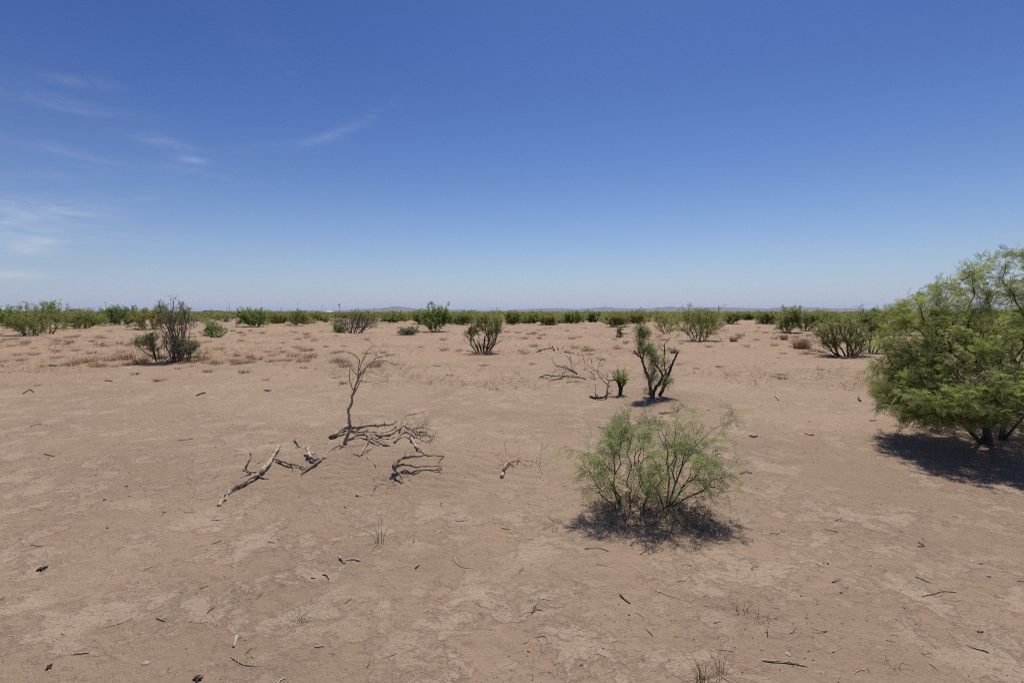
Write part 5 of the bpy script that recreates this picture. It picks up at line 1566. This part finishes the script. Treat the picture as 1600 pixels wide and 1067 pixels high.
for k in range(18):
    a = 2 * pi * k / 18
    r0_, r1_ = .35, 1.45
    c, s = cos(a), sin(a)
    t = np.array([-s, 0, c])
    for dy in (0, .02):
        pass
    v = [np.array([c * r0_, -.5, s * r0_]) - t * .05, np.array([c * r0_, -.42, s * r0_]) + t * .05, np.array([c * r1_, -.38, s * r1_]) + t * .20, np.array([c * r1_, -.56, s * r1_]) - t * .20]
    v2 = [p + np.array([0, .02, 0]) for p in v]
    b.add(np.array(v + v2) + np.array([0, 0, TOPZ + .3]), [[0, 1, 2, 3], [7, 6, 5, 4], [0, 4, 5, 1], [1, 5, 6, 2], [2, 6, 7, 3], [3, 7, 4, 0]])
b.build('rotor', M['steel'], e)
b = MB(); b.tube([[0, -.5, TOPZ + .3], [-.9, .6, TOPZ + .3], [-2.2, 1.4, TOPZ + .3]], .06, 5, .5); b.box((-2.6, 1.65, TOPZ + .3), (1.3, .04, .8), 2.6); b.build('tail_vane', M['steel'], e)


def shed(label, x, ytop, wpx, Y, wall, roof, roof_h=.5, depth=7, name='shed', cat='shed', hmax=None):
    X = (x - 800) / FPX * Y
    z0 = h1(X, Y)
    H = at(x, ytop, Y)[2] - z0
    W_ = wpx / FPX * Y
    e = empty(name, (X, Y, z0)); tag(e, label, cat)
    hw = H - roof_h
    b = MB(); b.box((0, 0, hw / 2 - .1), (W_ * .96, depth * .92, hw + .2)); b.build('wall', M[wall], e)
    b = MB()
    w2, d2 = W_ / 2, depth / 2
    V = [[-w2, -d2, hw], [w2, -d2, hw], [w2, d2, hw], [-w2, d2, hw], [-w2, 0, H], [w2, 0, H], [-w2, -d2, hw - .12], [w2, -d2, hw - .12], [w2, d2, hw - .12], [-w2, d2, hw - .12]]
    b.add(V, [[0, 1, 5, 4], [2, 3, 4, 5], [3, 0, 4, 4], [1, 2, 5, 5], [0, 6, 7, 1], [2, 8, 9, 3], [1, 7, 8, 2], [3, 9, 6, 0], [6, 9, 8, 7]])
    b.build('roof', M[roof], e)
    b = MB(); b.box((W_ * .18, -depth * .46 - .03, min(1.05, hw * .45)), (min(2.4, W_ * .15), .08, min(2.1, hw * .85))); b.build('door', M['dark_roof' if wall != 'dark_roof' else 'pole'], e)
    b = MB(); b.box((-W_ * .22, -depth * .46 - .03, hw * .6), (min(1.6, W_ * .12), .07, min(.9, hw * .35))); b.build('window', M['stone_dark'], e)


shed('long low white shed behind the scrub between the rounded shrub and the windmill', 512, 486.0, 17, 330, 'white_metal', 'white_metal', .5, 5)
shed('dark-roofed pale house on the horizon right of the twisted olive shrubs', 120, 482.6, 16, 900, 'pale_wall', 'dark_roof', 2.2, 10, 'house', 'house')
shed('dark low barn on the horizon, longest of three behind the small light green shrub', 326, 485.0, 12, 1200, 'dark_roof', 'dark_roof', 1.2, 10, 'barn', 'barn')
shed('small dark barn just right of the longest one on the horizon', 339, 485.2, 4, 1200, 'dark_roof', 'dark_roof', 1.0, 6, 'barn', 'barn')
shed('lowest dark barn farthest right of the three barns', 345.5, 485.4, 5, 1250, 'dark_roof', 'dark_roof', 1.0, 6, 'barn', 'barn')
shed('whitish house left of the foot of the tallest utility pole', 162, 481.2, 6, 880, 'white_metal', 'pale_wall', 1.5, 7, 'house', 'house')
shed('small whitish house right of the foot of the tallest utility pole', 172, 480.8, 4, 880, 'white_metal', 'pale_wall', 1.3, 6, 'house', 'house')
shed('whitish building at the left edge of the horizon', 3, 481.4, 7, 800, 'pale_wall', 'white_metal', 1.2, 8, 'house', 'house')

# ---- the air: far things fade to blue
hz, t = new_mat('pale_air')
pv = t.n('ShaderNodeVolumePrincipled')
pv.inputs['Color'].default_value = (.68, .80, 1.0, 1)
pv.inputs['Density'].default_value = 2.1e-5
pv.inputs['Anisotropy'].default_value = .2
o = t.n('ShaderNodeOutputMaterial'); t.t.links.new(pv.outputs[0], o.inputs['Volume'])
b = MB(); b.box((0, 0, 0), (1, 1, 1))
hzo = b.build('haze', hz)
hzo.scale = (110000, 70000, 290); hzo.location = (0, 20000, 141)
tag(hzo, 'thin blue haze over the far plain', 'haze', kind='stuff')
